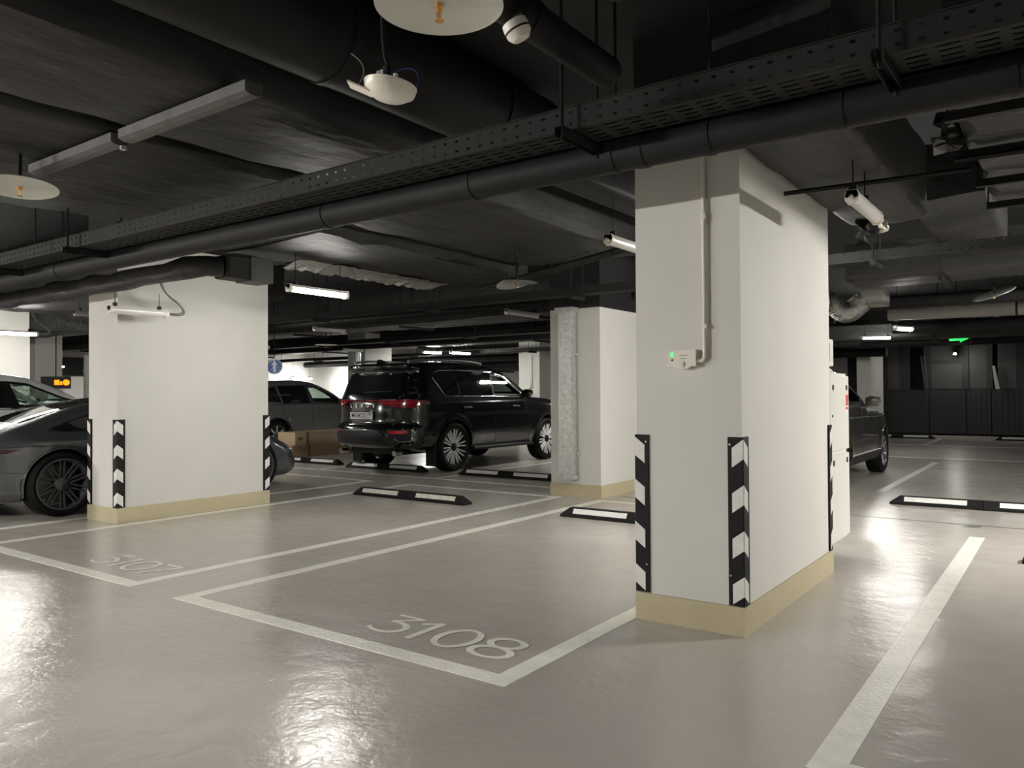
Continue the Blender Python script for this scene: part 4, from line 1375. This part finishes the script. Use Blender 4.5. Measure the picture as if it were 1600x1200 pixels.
def wheel(root, x, y, R, wd, rim_r, side, style, name='wheel'):
    """tyre, rim with spokes, brake disc; the outer face looks to side*x"""
    wv = empty(name, (x, y, R))
    wv.parent = root
    s = side
    t = B().lathe([(rim_r, -wd * 0.45), (rim_r + 0.02, -wd * 0.5), (R - 0.045, -wd * 0.52), (R - 0.012, -wd * 0.44), (R, -wd * 0.33), (R, wd * 0.33), (R - 0.012, wd * 0.44), (R - 0.045, wd * 0.52), (rim_r + 0.02, wd * 0.5), (rim_r, wd * 0.45), (rim_r, -wd * 0.45)], 'x', seg=48, cap=False)
    t.build('tyre', M_tyre, wv, smooth=40)
    face, dark = (M_rimsil, M_trim) if style == 'twin' else (M_rimblk, M_rimblk)
    rim = B().lathe([(rim_r - 0.012, -s * wd * 0.44), (rim_r - 0.03, -s * wd * 0.3), (rim_r - 0.035, s * wd * 0.25), (rim_r - 0.012, s * wd * 0.42)], 'x', seg=48, cap=False)
    rim.lathe([(rim_r - 0.014, s * wd * 0.42), (rim_r - 0.012, s * wd * 0.47), (rim_r + 0.006, s * wd * 0.475), (rim_r + 0.006, s * wd * 0.44)], 'x', seg=48, cap=False)
    rim.build('rim_barrel', dark, wv, smooth=40)
    xo = s * wd * 0.42

    def blade(mb, a, w0, w1, r0, r1, d0, d1, th=0.03, skew=0.0):
        ca, sa = math.cos(a), math.sin(a)
        vs = []
        for rr, ww, dd, sk in ((r0, w0, d0, 0.0), (r1, w1, d1, skew)):
            for u in (-ww, ww):
                for dp in (0.0, -s * th):
                    ly, lz = rr * ca - (u + sk) * sa, rr * sa + (u + sk) * ca
                    vs.append((xo + s * dd + dp, ly, lz))
        mb.add(vs, [(0, 4, 6, 2), (1, 3, 7, 5), (0, 1, 5, 4), (2, 6, 7, 3), (0, 2, 3, 1), (4, 5, 7, 6)])
    if style == 'twin':
        for i in range(10):
            a = 2 * math.pi * i / 10 + 0.16
            for o_ in (-0.125, 0.125):
                mb = B()
                blade(mb, a + o_ * 0.9, 0.007, 0.0095, 0.05, rim_r - 0.01, -0.02, 0.0, skew=0.004 * (1 if o_ > 0 else -1))
                mb.build('spoke', face, wv)
    elif style == 'cross':
        for i in range(10):
            a = 2 * math.pi * i / 10
            for sk in (-0.062, 0.062):
                mb = B()
                blade(mb, a, 0.009, 0.008, 0.06, rim_r - 0.012, -0.025, 0.0, th=0.02, skew=sk)
                mb.build('spoke', face, wv)
    else:
        for i in range(14):
            a = 2 * math.pi * i / 14
            mb = B()
            blade(mb, a, 0.014, 0.010, 0.05, rim_r - 0.01, -0.02, 0.0, skew=0.03 * (1 if i % 2 else -1))
            mb.build('spoke', M_rimsil if style == 'multi' and i % 2 else face, wv)
    B().lathe([(0.075, xo - s * 0.045), (0.07, xo - s * 0.012), (0.045, xo - s * 0.006), (0.03, xo + s * 0.004), (0.0, xo + s * 0.006)], 'x', seg=20).build('hub_cap', dark, wv, smooth=40)
    B().lathe([(0.08, xo - s * 0.11), (rim_r * 0.78, xo - s * 0.11), (rim_r * 0.78, xo - s * 0.13), (0.08, xo - s * 0.13)], 'x', seg=32, cap=False).build('brake_disc', M_brake, wv, smooth=40)
    return wv


def wheels(root, car, track, R, wd, rim_r, style):
    for ya in car.axles:
        for s in (1, -1):
            wheel(root, s * track, ya, R, wd, rim_r, s, style)
    B().box(-0.5, 0.5, car.axles[0] - 0.8, car.axles[1] + 0.8, R * 0.75, R * 0.75 + 0.1).tube([(-track, car.axles[0], R), (track, car.axles[0], R)], 0.06, 8).tube([(-track, car.axles[1], R), (track, car.axles[1], R)], 0.06, 8).build('underbody', M_trim, root)


def seats(root, ys, z, m, xs=(-0.4, 0.4), wheel_y=None):
    for y in ys:
        for x in xs:
            mb = B().box(x - 0.25, x + 0.25, y, y + 0.5, z, z + 0.14, bev=0.03)
            mb.add([(x - 0.24, y + 0.06, z + .1), (x + 0.24, y + 0.06, z + .1), (x + 0.24, y - 0.06, z + .1), (x - 0.24, y - 0.06, z + .1),
                    (x - 0.2, y - 0.12, z + 0.66), (x + 0.2, y - 0.12, z + 0.66), (x + 0.2, y - 0.22, z + 0.66), (x - 0.2, y - 0.22, z + 0.66)],
                   [(3, 2, 1, 0), (4, 5, 6, 7), (0, 1, 5, 4), (1, 2, 6, 5), (2, 3, 7, 6), (3, 0, 4, 7)])
            mb.box(x - 0.13, x + 0.13, y - 0.24, y - 0.15, z + 0.70, z + 0.88, bev=0.03)
            mb.build('seat', m, root)


def mirror(root, x, y, z, m, s=1):
    mb = B()
    pr = [(-0.10, -0.02), (-0.085, 0.06), (-0.02, 0.085), (0.09, 0.07), (0.11, 0.0), (0.06, -0.06), (-0.06, -0.06)]
    rows = []
    for yy, sc in ((-0.055, 0.82), (-0.045, 1.0), (0.01, 1.0), (0.065, 0.75), (0.085, 0.4)):
        rows.append([(x + s * (u * sc + 0.04), y + yy, z + v * sc) for u, v in pr])
    k = len(pr)
    vs = sum(rows, [])
    fs = [(i * k + j, i * k + (j + 1) % k, (i + 1) * k + (j + 1) % k, (i + 1) * k + j) for i in range(4) for j in range(k)]
    fs += [tuple(range(k)), tuple(range(4 * k + k - 1, 4 * k - 1, -1))]
    mb.add(vs, fs)
    mb.tube([(x - s * 0.14, y + 0.02, z - 0.09), (x, y + 0.01, z - 0.04)], [0.035, 0.025], 8)
    return mb.build('side_mirror', m, root, smooth=45)


def arch_path(ya, zr, R, a0=-0.35, a1=None, n=22):
    a1 = math.pi - a0 if a1 is None else a1
    return [(ya + R * math.cos(a0 + (a1 - a0) * i / n), zr + R * math.sin(a0 + (a1 - a0) * i / n)) for i in range(n + 1)]


def inset(poly, d):
    """shrink an outline towards its inside"""
    n = len(poly)
    A = sum(poly[i][0] * poly[(i + 1) % n][1] - poly[(i + 1) % n][0] * poly[i][1] for i in range(n))
    sg = 1 if A > 0 else -1
    out = []
    for i in range(n):
        p, q, r = Vector(poly[i - 1]), Vector(poly[i]), Vector(poly[(i + 1) % n])
        n1 = Vector((-(q - p).y, (q - p).x)).normalized() * sg
        n2 = Vector((-(r - q).y, (r - q).x)).normalized() * sg
        m_ = n1 + n2
        m_ = m_ / max(0.35, m_.length_squared) * 2 * d if m_.length > 1e-6 else n1 * d
        out.append((q.x + m_.x, q.y + m_.y))
    return out


# --- black off-roader -------------------------------------------------
def suv():
    root = empty('car', (-9.43, 10.08, 0), 'big black off-road car with silver twin-spoke wheels, seen from its tail', 'car')
    poly = [(-1.16, 0.44), (-1.25, 0.52), (-1.275, 0.62), (-1.255, 0.76), (-1.20, 0.83), (-1.19, 1.05), (-1.165, 1.22), (-1.09, 1.38), (-0.95, 1.62), (-0.93, 1.68), (-1.02, 1.735), (-1.00, 1.785),
            (-0.80, 1.82), (-0.3, 1.845), (0.3, 1.85), (0.9, 1.835), (1.3, 1.785), (1.6, 1.70), (2.0, 1.47), (2.32, 1.27), (2.45, 1.235), (3.1, 1.20), (3.55, 1.13), (3.74, 1.02), (3.80, 0.8),
            (3.80, 0.5), (3.70, 0.36), (3.2, 0.32), (2.0, 0.31), (0.8, 0.31), (-0.5, 0.34), (-0.9, 0.39)]

    def W(y, z):
        w = 0.972 - 0.06 * (1 - sstep(0.3, 0.65, z))
        w = w - 0.20 * np.clip((z - 1.16) / 0.65, 0, 1.4) ** 1.15
        for ya in (0.0, 2.85):
            d = np.sqrt((y - ya) ** 2 + (z - 0.42) ** 2)
            w = w + 0.012 * (1 - sstep(0.50, 0.60, d))
        w = w + 0.005 * np.exp(-((z - 1.02) / 0.06) ** 2)
        w = w - 0.05 * sstep(2.4, 3.8, y)
        return w
    dlo_f = [(1.13, 1.275), (1.09, 1.32), (1.15, 1.66), (1.50, 1.62), (1.96, 1.335), (1.98, 1.29), (1.9, 1.262)]
    c = Car(poly, W, bow=(0.42, 0.45), axles=(0.0, 2.85), arch=0.475, wheel_r=0.405, r=0.11, holes=[inset(dlo_f, 0.012)], fhole=[(-0.66, 1.32), (-0.58, 1.64), (0.58, 1.64), (0.66, 1.32)])
    c.mesh(root, M_black, (-1.1, -1.5, 0.2), (1.1, 4.1, 2.0), 0.040)
    wheels(root, c, 0.845, 0.410, 0.275, 0.312, 'twin')
    # side glass: rear quarter, rear door, front door
    q = [(-0.22, 1.285), (-0.42, 1.60), (-0.36, 1.655), (-0.20, 1.685), (0.16, 1.695), (0.16, 1.285)]
    rd = [(0.20, 1.285), (0.20, 1.695), (0.7, 1.692), (1.02, 1.675), (0.99, 1.285)]
    for pol in (q, rd):
        c.panel(root, 'side_window', 'side', pol, G_dark if False else M_trimglass, mirror=True)
    c.panel(root, 'side_window', 'side', dlo_f, G_clear, mirror=True, off=0.003)
    c.panel(root, 'window_frame', 'side', dlo_f, M_trim, mirror=True, off=0.006, ring=inset(dlo_f, 0.03), grid=0.05)
    c.panel(root, 'pillar_trim', 'side', [(1.0, 1.275), (1.03, 1.678), (1.14, 1.668), (1.10, 1.275)], M_trimglass, mirror=True, off=0.005)
    c.trim(root, 'window_chrome', 'side', [(-0.42, 1.615), (-0.36, 1.668), (-0.20, 1.70), (0.2, 1.71), (0.75, 1.706), (1.15, 1.685), (1.45, 1.64), (1.70, 1.50), (1.97, 1.33)], M_chrome, 0.0075, 0.004, mirror=True)
    c.trim(root, 'window_chrome', 'side', [(-0.445, 1.58), (-0.22, 1.268), (0.5, 1.262), (1.2, 1.252), (1.95, 1.245)], M_chrome, 0.0085, 0.004, mirror=True)
    # tailgate
    rg = [(-0.66, 1.30), (-0.58, 1.655), (0.58, 1.655), (0.66, 1.30)]
    c.panel(root, 'rear_window', 'rear', rg, M_trimglass, off=0.004)
    c.trim(root, 'rear_wiper', 'rear', [(-0.02, 1.325), (0.52, 1.345)], M_trim, 0.010, 0.014)
    c.panel(root, 'light_bar', 'rear', [(-0.80, 1.185), (-0.80, 1.207), (0.80, 1.207), (0.80, 1.185)], M_tail, off=0.010)
    for s in (-1, 1):
        pl = [(s * 0.32, 1.215), (s * 0.88, 1.215), (s * 0.88, 1.085), (s * 0.66, 1.085), (s * 0.44, 1.125)]
        c.panel(root, 'tail_light', 'rear', pl if s > 0 else pl[::-1], M_tail, off=0.016)
        c.trim(root, 'lamp_strip', 'rear', [(s * 0.36, 1.165), (s * 0.86, 1.160)], M_reflr, 0.006, 0.018)
        c.trim(root, 'lamp_chrome', 'rear', [(s * 0.40, 1.207), (s * 0.62, 1.212)], M_chrome, 0.006, 0.016)
    c.panel(root, 'tail_light', 'side', [(-0.98, 1.205), (-0.62, 1.19), (-0.66, 1.165), (-0.98, 1.10)], M_tail, off=0.010, mirror=True)
    # tailgate panel edges
    c.trim(root, 'tailgate_seam', 'rear', [(-0.74, 1.10), (-0.72, 0.86), (0.72, 0.86), (0.74, 1.10)], M_dark, 0.006, 0.0)
    # bumper: grey skid with bright edge, lamp pockets
    sk = [(-0.76, 0.72), (0.40, 0.72), (0.62, 0.50), (-0.62, 0.50), (-0.80, 0.60)]
    c.panel(root, 'bumper_skid', 'rear', sk, M_skid, off=0.012)
    c.trim(root, 'skid_edge', 'rear', [(-0.76, 0.72), (0.40, 0.72), (0.62, 0.50)], M_brake, 0.006, 0.014)
    for s in (-1, 1):
        pk = [(s * 0.52, 0.745), (s * 0.86, 0.735), (s * 0.86, 0.56), (s * 0.72, 0.545), (s * 0.62, 0.62)]
        c.panel(root, 'bumper_pocket', 'rear', pk if s > 0 else pk[::-1], M_dark, off=0.010)
        rf = [(s * 0.56, 0.715), (s * 0.82, 0.715), (s * 0.82, 0.672), (s * 0.60, 0.672)]
        c.panel(root, 'reflector', 'rear', rf if s > 0 else rf[::-1], M_reflr, off=0.016)
        c.trim(root, 'pocket_edge', 'rear', [(s * 0.66, 0.60), (s * 0.72, 0.548), (s * 0.84, 0.556), (s * 0.872, 0.575), (s * 0.868, 0.64)], M_chrome, 0.011, 0.014)
        B().tube([(s * 0.62, -0.95, 0.36), (s * 0.62, -1.10, 0.355)], 0.045, 14).build('exhaust_tip', M_chrome, root, smooth=40)
        B().add([(s * 0.76, -0.50, 0.12), (s * 0.97, -0.50, 0.12), (s * 0.97, -0.50, 0.52), (s * 0.76, -0.50, 0.52), (s * 0.76, -0.485, 0.12), (s * 0.97, -0.485, 0.12), (s * 0.97, -0.485, 0.52), (s * 0.76, -0.485, 0.52)],
                [(3, 2, 1, 0), (4, 5, 6, 7), (0, 1, 5, 4), (1, 2, 6, 5), (2, 3, 7, 6), (3, 0, 4, 7)]).build('mud_flap', M_trim, root)
    B().box(-0.52, 0.52, -0.98, -0.3, 0.33, 0.46, bev=0.03).build('rear_underrun', M_trim, root)
    # plate
    P, N = c.hit('rear', [0.0], [0.955])
    yb = P[0][1] - 0.012
    pl = B().box(-0.26, 0.26, yb - 0.012, yb, 0.90, 1.012).build('license_plate', M_plate, root)
    B().box(-0.268, 0.268, yb - 0.009, yb + 0.01, 0.892, 1.02).build('plate_frame', M_trim, root)
    Rr = Matrix.Rotation(math.radians(90), 4, 'X')
    text_mesh('M554CO', 0.098, M_ink, pl, 'plate_text', Matrix.Translation((-0.062, yb - 0.0125, 0.955)) @ Rr, bold=0.0012, xs=0.88)
    text_mesh('797', 0.078, M_ink, pl, 'plate_text', Matrix.Translation((0.188, yb - 0.0125, 0.972)) @ Rr, bold=0.001, xs=0.9)
    B().box(0.120, 0.123, yb - 0.0128, yb - 0.012, 0.906, 1.006).build('plate_line', M_ink, pl)
    text_mesh('RUS', 0.03, M_ink, pl, 'plate_text', Matrix.Translation((0.165, yb - 0.0125, 0.918)) @ Rr)
    # tailgate letters, spaced out one by one
    for ch, x in zip('LEXUS', (-0.26, -0.13, 0.0, 0.13, 0.26)):
        P, N = c.hit('rear', [x], [1.115])
        text_mesh(ch, 0.075, M_chrome, root, 'badge_letter', Matrix.Translation((x, P[0][1] - 0.012, 1.115)) @ Rr, bold=0.002, ext=0.004)
    P, N = c.hit('rear', [0.58], [0.86])
    text_mesh('LX 600', 0.06, M_chrome, root, 'badge_letter', Matrix.Translation((0.56, P[0][1] - 0.03, 0.885)) @ Matrix.Rotation(math.radians(14), 4, 'Z') @ Rr, bold=0.002, ext=0.004, spacing=1.2)
    # side details
    for y0, y1 in ((0.20, 0.44), (1.62, 1.86)):
        c.trim(root, 'door_handle', 'side', [(y0, 1.075), (y1, 1.068)], M_black, 0.014, 0.02, mirror=True)
        c.trim(root, 'handle_chrome', 'side', [(y0 + 0.02, 1.088), (y1 - 0.02, 1.081)], M_chrome, 0.006, 0.03, mirror=True)
    for pth in ([(0.42, 0.72), (0.30, 0.95), (0.19, 1.25)], [(1.14, 0.42), (1.13, 1.25)], [(2.22, 0.5), (2.18, 0.9), (2.02, 1.22)], [(0.5, 0.43), (2.25, 0.43)]):
        c.trim(root, 'door_seam', 'side', pth, M_dark, 0.004, 0.0, mirror=True)
    c.trim(root, 'fuel_flap_seam', 'side', [(-0.42, 1.0), (-0.42, 1.16), (-0.22, 1.16), (-0.22, 1.0), (-0.42, 1.0)], M_dark, 0.003, 0.0)
    for ya in c.axles:
        c.trim(root, 'wheel_arch_lip', 'side', arch_path(ya, 0.405, 0.477, 0.05), M_trim, 0.009, 0.0, mirror=True)
    for s in (-1, 1):
        B().box(min(s * 0.86, s * 1.0), max(s * 0.86, s * 1.0), 0.50, 2.32, 0.33, 0.385, bev=0.015).build('side_step', M_trim, root)
        mirror(root, s * 1.02, 2.03, 1.30, M_black, s)
        mb = B()
        pts = [(s * 0.62, y, 1.885 - 0.035 * ((y - 0.2) / 0.95) ** 4 * 1.1) for y in np.linspace(-0.75, 1.15, 14)]
        mb.tube(pts, 0.020, 8)
        for y in (-0.75, 0.2, 1.12):
            mb.tube([(s * 0.62, y, 1.76), (s * 0.62, y, 1.86)], 0.022, 8)
        mb.build('roof_rail', M_brake, root, smooth=50)
    B().prism([(-0.86, 1.80), (-0.82, 1.885), (-0.76, 1.88), (-0.62, 1.83)], 'x', -0.018, 0.018).build('antenna_fin', M_black, root)
    ws = [(-0.68, 1.30), (-0.60, 1.66), (0.60, 1.66), (0.68, 1.30)]
    c.panel(root, 'windscreen', 'front', ws, G_clear, off=0.003)
    c.panel(root, 'windscreen_frame', 'front', ws, M_trim, off=0.006, ring=inset(ws, 0.04), grid=0.05)
    c.panel(root, 'head_light', 'front', [(0.5, 0.93), (0.86, 0.95), (0.84, 1.06), (0.5, 1.02)], M_rimsil, off=0.004, mirror=True)
    c.panel(root, 'grille', 'front', [(-0.46, 0.45), (-0.46, 1.0), (0.46, 1.0), (0.46, 0.45)], M_dark, off=0.004)
    seats(root, (1.15,), 0.72, M_seatl)
    seats(root, (0.1,), 0.72, M_seatl)
    B().tube([(-0.4 + 0.19 * math.cos(a), 1.85 + 0.06 * math.sin(a), 1.20 + 0.18 * math.sin(a)) for a in np.linspace(0, 2 * math.pi, 25)[:-1]], 0.016, 8, closed=True).build('steering_wheel', M_trim, root, smooth=50)
    return root


M_trimglass = mat('black_glass', (0.010, 0.011, 0.012), 0.04, coat=1.0, spec=0.6)
suv()


# --- grey sports coupe --------------------------------------------------
def coupe():
    root = empty('car', (-9.80, 4.0, 0), 'low graphite sports car with dark cross-spoke wheels behind the left pillar', 'car')
    poly = [(-0.86, 0.20), (-1.0, 0.30), (-1.06, 0.50), (-1.05, 0.70), (-1.02, 0.80), (-0.90, 0.845), (-0.60, 0.925), (-0.27, 1.015), (0.0, 1.10), (0.3, 1.185), (0.7, 1.258), (1.1, 1.298), (1.35, 1.285), (1.6, 1.19),
            (2.0, 0.985), (2.25, 0.90), (2.6, 0.84), (2.95, 0.75), (3.25, 0.64), (3.42, 0.54), (3.48, 0.40), (3.43, 0.20), (3.0, 0.16), (1.6, 0.14), (0.5, 0.15), (-0.4, 0.17)]

    def W(y, z):
        wl = 0.855 + 0.065 * np.exp(-((y - 0.0) / 0.55) ** 2) + 0.02 * np.exp(-((y - 2.5) / 0.5) ** 2) - 0.04 * (1 - sstep(0.15, 0.45, z))
        up = 0.27 * np.clip((z - 0.80) / 0.45, 0, 1.3) ** 1.1
        hip = 0.10 * np.exp(-((y - 0.0) / 0.6) ** 2) * sstep(0.76, 0.98, z)
        return wl - up - hip - 0.10 * sstep(2.5, 3.4, y)
    c = Car(poly, W, bow=(0.55, 0.60), axles=(0.0, 2.45), arch=0.385, wheel_r=0.35, r=0.13)
    c.mesh(root, M_grey, (-1.05, -1.3, 0.05), (1.05, 3.7, 1.45), 0.036)
    wheels(root, c, 0.79, 0.352, 0.29, 0.272, 'cross')
    dlo = [(-0.08, 0.935), (0.12, 1.01), (0.45, 1.10), (0.9, 1.165), (1.35, 1.14), (1.80, 0.965), (1.7, 0.93), (0.5, 0.915), (0.05, 0.915)]
    c.panel(root, 'side_window', 'side', dlo, M_trimglass, off=0.004, mirror=True)
    c.trim(root, 'window_seal', 'side', dlo + [dlo[0]], M_trim, 0.008, 0.003, mirror=True)
    c.panel(root, 'rear_window', 'top', [(-0.44, -0.25), (-0.38, 0.60), (0.38, 0.60), (0.44, -0.25)], M_trimglass, off=0.004)
    c.panel(root, 'windscreen', 'top', [(-0.5, 2.1), (-0.44, 1.55), (0.44, 1.55), (0.5, 2.1)], M_trimglass, off=0.004)
    for i in range(9):
        y = -0.42 - 0.04 * i
        c.trim(root, 'engine_grille_slat', 'top', [(-0.38, y), (0.38, y)], M_trim, 0.008, 0.003)
    c.panel(root, 'light_bar', 'rear', [(-0.80, 0.715), (-0.80, 0.755), (0.80, 0.755), (0.80, 0.715)], M_taild, off=0.008)
    c.panel(root, 'tail_light', 'side', [(-0.98, 0.765), (-0.40, 0.748), (-0.52, 0.715), (-0.98, 0.69)], M_taild, off=0.004, mirror=True)
    c.trim(root, 'panel_seam', 'side', [(-0.95, 0.778), (-0.4, 0.775), (0.1, 0.765)], M_dark, 0.004, 0.0, mirror=True)
    c.trim(root, 'panel_seam', 'side', [(0.62, 0.25), (0.55, 0.6), (0.52, 0.91)], M_dark, 0.004, 0.0, mirror=True)
    c.trim(root, 'panel_seam', 'side', [(1.72, 0.25), (1.75, 0.7), (1.62, 0.93)], M_dark, 0.004, 0.0, mirror=True)
    c.trim(root, 'door_handle', 'side', [(0.62, 0.80), (0.84, 0.80)], M_grey, 0.012, 0.008, mirror=True)
    for ya in c.axles:
        c.trim(root, 'wheel_arch_lip', 'side', arch_path(ya, 0.352, 0.388, -0.3), M_grey, 0.013, -0.002, mirror=True)
    c.trim(root, 'bumper_seam', 'side', [(-0.42, 0.50), (-0.62, 0.52), (-0.95, 0.51)], M_dark, 0.003, 0.0, mirror=True)
    c.panel(root, 'diffuser', 'rear', [(-0.70, 0.22), (-0.62, 0.42), (0.62, 0.42), (0.70, 0.22)], M_trim, off=0.006)
    c.panel(root, 'license_plate', 'rear', [(-0.26, 0.50), (-0.26, 0.61), (0.26, 0.61), (0.26, 0.50)], M_plate, off=0.012)
    c.panel(root, 'head_light', 'top', [(0.52, 2.62), (0.50, 2.95), (0.62, 3.0), (0.72, 2.8), (0.68, 2.6)], M_rimsil, off=0.004, mirror=True)
    c.trim(root, 'bonnet_edge', 'top', [(0.74, 1.9), (0.75, 2.5), (0.66, 3.0)], M_grey, 0.008, 0.0, mirror=True)
    c.panel(root, 'front_intake', 'front', [(0.35, 0.26), (0.35, 0.42), (0.68, 0.42), (0.68, 0.26)], M_dark, off=0.004, mirror=True)
    for s in (-1, 1):
        mirror(root, s * 0.93, 1.52, 0.97, M_grey, s)
        B().tube([(s * 0.3, -0.95, 0.27), (s * 0.3, -1.08, 0.27)], 0.05, 14).build('exhaust_tip', M_trim, root, smooth=40)
    return root


coupe()


# --- generic estate / SUV shell -----------------------------------------
def soft_car(name, loc, label, paint, H=1.62, L_r=0.82, wb=2.68, L_f=0.92, style='multi', belt=1.04, mirror_on=True, seat_m=None, coupe_tail=False, gs=0.0):
    root = empty(name, loc, label, 'car')
    k = H / 1.62
    t0 = [(-L_r + 0.02, 0.34), (-L_r - 0.02, 0.55), (-L_r, 0.80), (-L_r + 0.06, 1.02 * k)]
    if coupe_tail:
        t0 += [(-L_r + 0.14, 1.06 * k), (-0.35, 1.22 * k), (0.15, 1.44 * k)]
    else:
        t0 += [(-L_r + 0.20, 1.30 * k), (-L_r + 0.36, 1.52 * k), (-0.1, 1.585 * k)]
    poly = t0 + [(0.5 - gs, 1.62 * k), (1.0 - gs, 1.60 * k), (1.35 - gs, 1.52 * k), (1.75 - gs, 1.34 * k), (2.12 - gs, 1.10 * k), (2.3 - gs, 1.03 * k), (wb + 0.2, 0.97 * k), (wb + L_f - 0.2, 0.84 * k), (wb + L_f, 0.66 * k), (wb + L_f + 0.02, 0.4), (wb + L_f - 0.15, 0.26),
                 (wb - 0.6, 0.24), (0.6, 0.24), (-0.4, 0.28)]
    R = 0.35

    def W(y, z):
        w = 0.915 - 0.05 * (1 - sstep(0.22, 0.5, z)) - 0.23 * np.clip((z - belt) / (0.58 * k), 0, 1.3) ** 1.1
        for ya in (0.0, wb):
            d = np.sqrt((y - ya) ** 2 + (z - R) ** 2)
            w = w + 0.018 * (1 - sstep(0.40, 0.55, d))
        return w - 0.06 * sstep(wb - 0.3, wb + L_f, y)
    zt = 1.50 * k
    fr = [(u - gs, v) for u, v in [(1.06, belt + 0.03), (0.96, zt), (1.22, zt - 0.03), (1.62, zt - 0.21), (1.98, belt + 0.07), (1.98, belt + 0.03)]]
    rd = [(0.18, belt + 0.03), (0.10, zt - 0.02), (0.90 - gs, zt), (0.98 - gs, belt + 0.03)]
    rq = [(-0.42, belt + 0.10), (-0.30, zt - 0.10), (0.04, zt - 0.03), (0.12, belt + 0.05)]
    ws = [(-0.62, belt + 0.10), (-0.54, zt - 0.02), (0.54, zt - 0.02), (0.62, belt + 0.10)]
    c = Car(poly, W, bow=(0.4, 0.6), axles=(0.0, wb), arch=0.405, wheel_r=R, r=0.11, holes=[inset(fr, 0.012)], fhole=inset(ws, 0.015))
    c.mesh(root, paint, (-1.05, -L_r - 0.2, 0.12), (1.05, wb + L_f + 0.25, H + 0.15), 0.045)
    wheels(root, c, 0.79, R + 0.005, 0.235, 0.245, style)
    c.panel(root, 'side_window', 'side', fr, G_clear, off=0.003, mirror=True)
    c.panel(root, 'window_frame', 'side', fr, M_trim, off=0.006, ring=inset(fr, 0.03), grid=0.05, mirror=True)
    c.panel(root, 'side_window', 'side', rd, M_trimglass, off=0.004, mirror=True)
    if not coupe_tail:
        c.panel(root, 'side_window', 'side', rq, M_trimglass, off=0.004, mirror=True)
    c.panel(root, 'pillar_trim', 'side', [(0.97 - gs, belt + 0.02), (0.89 - gs, zt), (0.97 - gs, zt), (1.07 - gs, belt + 0.02)], M_trim, off=0.005, mirror=True)
    c.trim(root, 'window_chrome', 'side', [(-0.1, belt + 0.015), (1.0, belt + 0.012), (2.0, belt + 0.012)], M_chrome if paint is not M_tig else M_trim, 0.007, 0.004, mirror=True)
    c.panel(root, 'windscreen', 'front', ws, G_clear, off=0.004)
    c.panel(root, 'windscreen_frame', 'front', ws, M_trim, off=0.006, ring=inset(ws, 0.04), grid=0.05)
    c.panel(root, 'rear_window', 'rear', [(-0.55, belt + 0.12), (-0.48, zt - 0.06), (0.48, zt - 0.06), (0.55, belt + 0.12)], M_trimglass, off=0.004)
    c.panel(root, 'tail_light', 'rear', [(0.45, 0.84), (0.45, 0.98), (0.86, 0.98), (0.86, 0.84)], M_tail, off=0.008, mirror=True)
    c.panel(root, 'head_light', 'front', [(0.45, 0.62 * k), (0.45, 0.74 * k), (0.84, 0.78 * k), (0.84, 0.66 * k)], M_rimsil, off=0.006, mirror=True)
    for y0 in (0.14, 1.14):
        c.trim(root, 'door_handle', 'side', [(y0, 0.945 * k), (y0 + 0.2, 0.94 * k)], paint, 0.013, 0.016, mirror=True)
    c.trim(root, 'side_crease', 'side', [(-0.3, 0.955 * k), (1.0, 0.935 * k), (2.5, 0.92 * k)], paint, 0.010, -0.001, mirror=True)
    for pth in ([(0.36, 0.62), (0.24, 0.8), (0.14, belt)], [(1.05, 0.30), (1.03, belt)], [(2.10, 0.34), (2.08, 0.8), (2.0, belt)], [(0.45, 0.31), (2.2, 0.31)]):
        c.trim(root, 'door_seam', 'side', pth, M_dark, 0.004, 0.0, mirror=True)
    for ya in c.axles:
        c.trim(root, 'wheel_arch_lip', 'side', arch_path(ya, R, 0.41, -0.2), M_trim if paint is M_tig else paint, 0.022 if paint is M_tig else 0.012, -0.004, mirror=True)
    c.panel(root, 'sill_trim', 'side', [(0.40, 0.27), (0.38, 0.40), (wb - 0.40, 0.40), (wb - 0.42, 0.27)], M_trim, off=0.006, mirror=True)
    c.trim(root, 'sill_chrome', 'side', [(0.42, 0.41), (wb - 0.42, 0.41)], M_rimsil, 0.008, 0.006, mirror=True)
    if mirror_on:
        for s in (-1, 1):
            mirror(root, s * 1.0, 1.86 - gs, belt + 0.05, paint, s)
    seats(root, (0.95,), 0.52, seat_m or M_seat)
    B().tube([(-0.36 + 0.18 * math.cos(a), 1.5 + 0.06 * math.sin(a), 1.0 + 0.17 * math.sin(a)) for a in np.linspace(0, 2 * math.pi, 21)[:-1]], 0.015, 8, closed=True).build('steering_wheel', M_trim, root, smooth=50)
    B().box(-0.12, 0.12, 1.22, 1.26, zt - 0.15, zt - 0.08, bev=0.01).tube([(0, 1.24, zt - 0.08), (0, 1.28, zt + 0.02)], 0.012, 6).build('rear_view_mirror', M_trim, root)
    return root


soft_car('car', (-16.0, 11.55, 0), 'grey estate car with green-tinted glass between the pillar and the black off-roader', M_tig, H=1.66, belt=1.07)
soft_car('car', (-12.42, 3.55, 0), 'white car with black window frames behind the grey sports car', M_whitecar, H=1.63, belt=1.12, style='cross')
soft_car('car', (-3.38, 10.95, 0), 'dark metallic saloon half hidden behind the white fire cabinet', M_darkcar, H=1.62, belt=1.10, wb=2.68, style='multi', coupe_tail=True, gs=0.72)
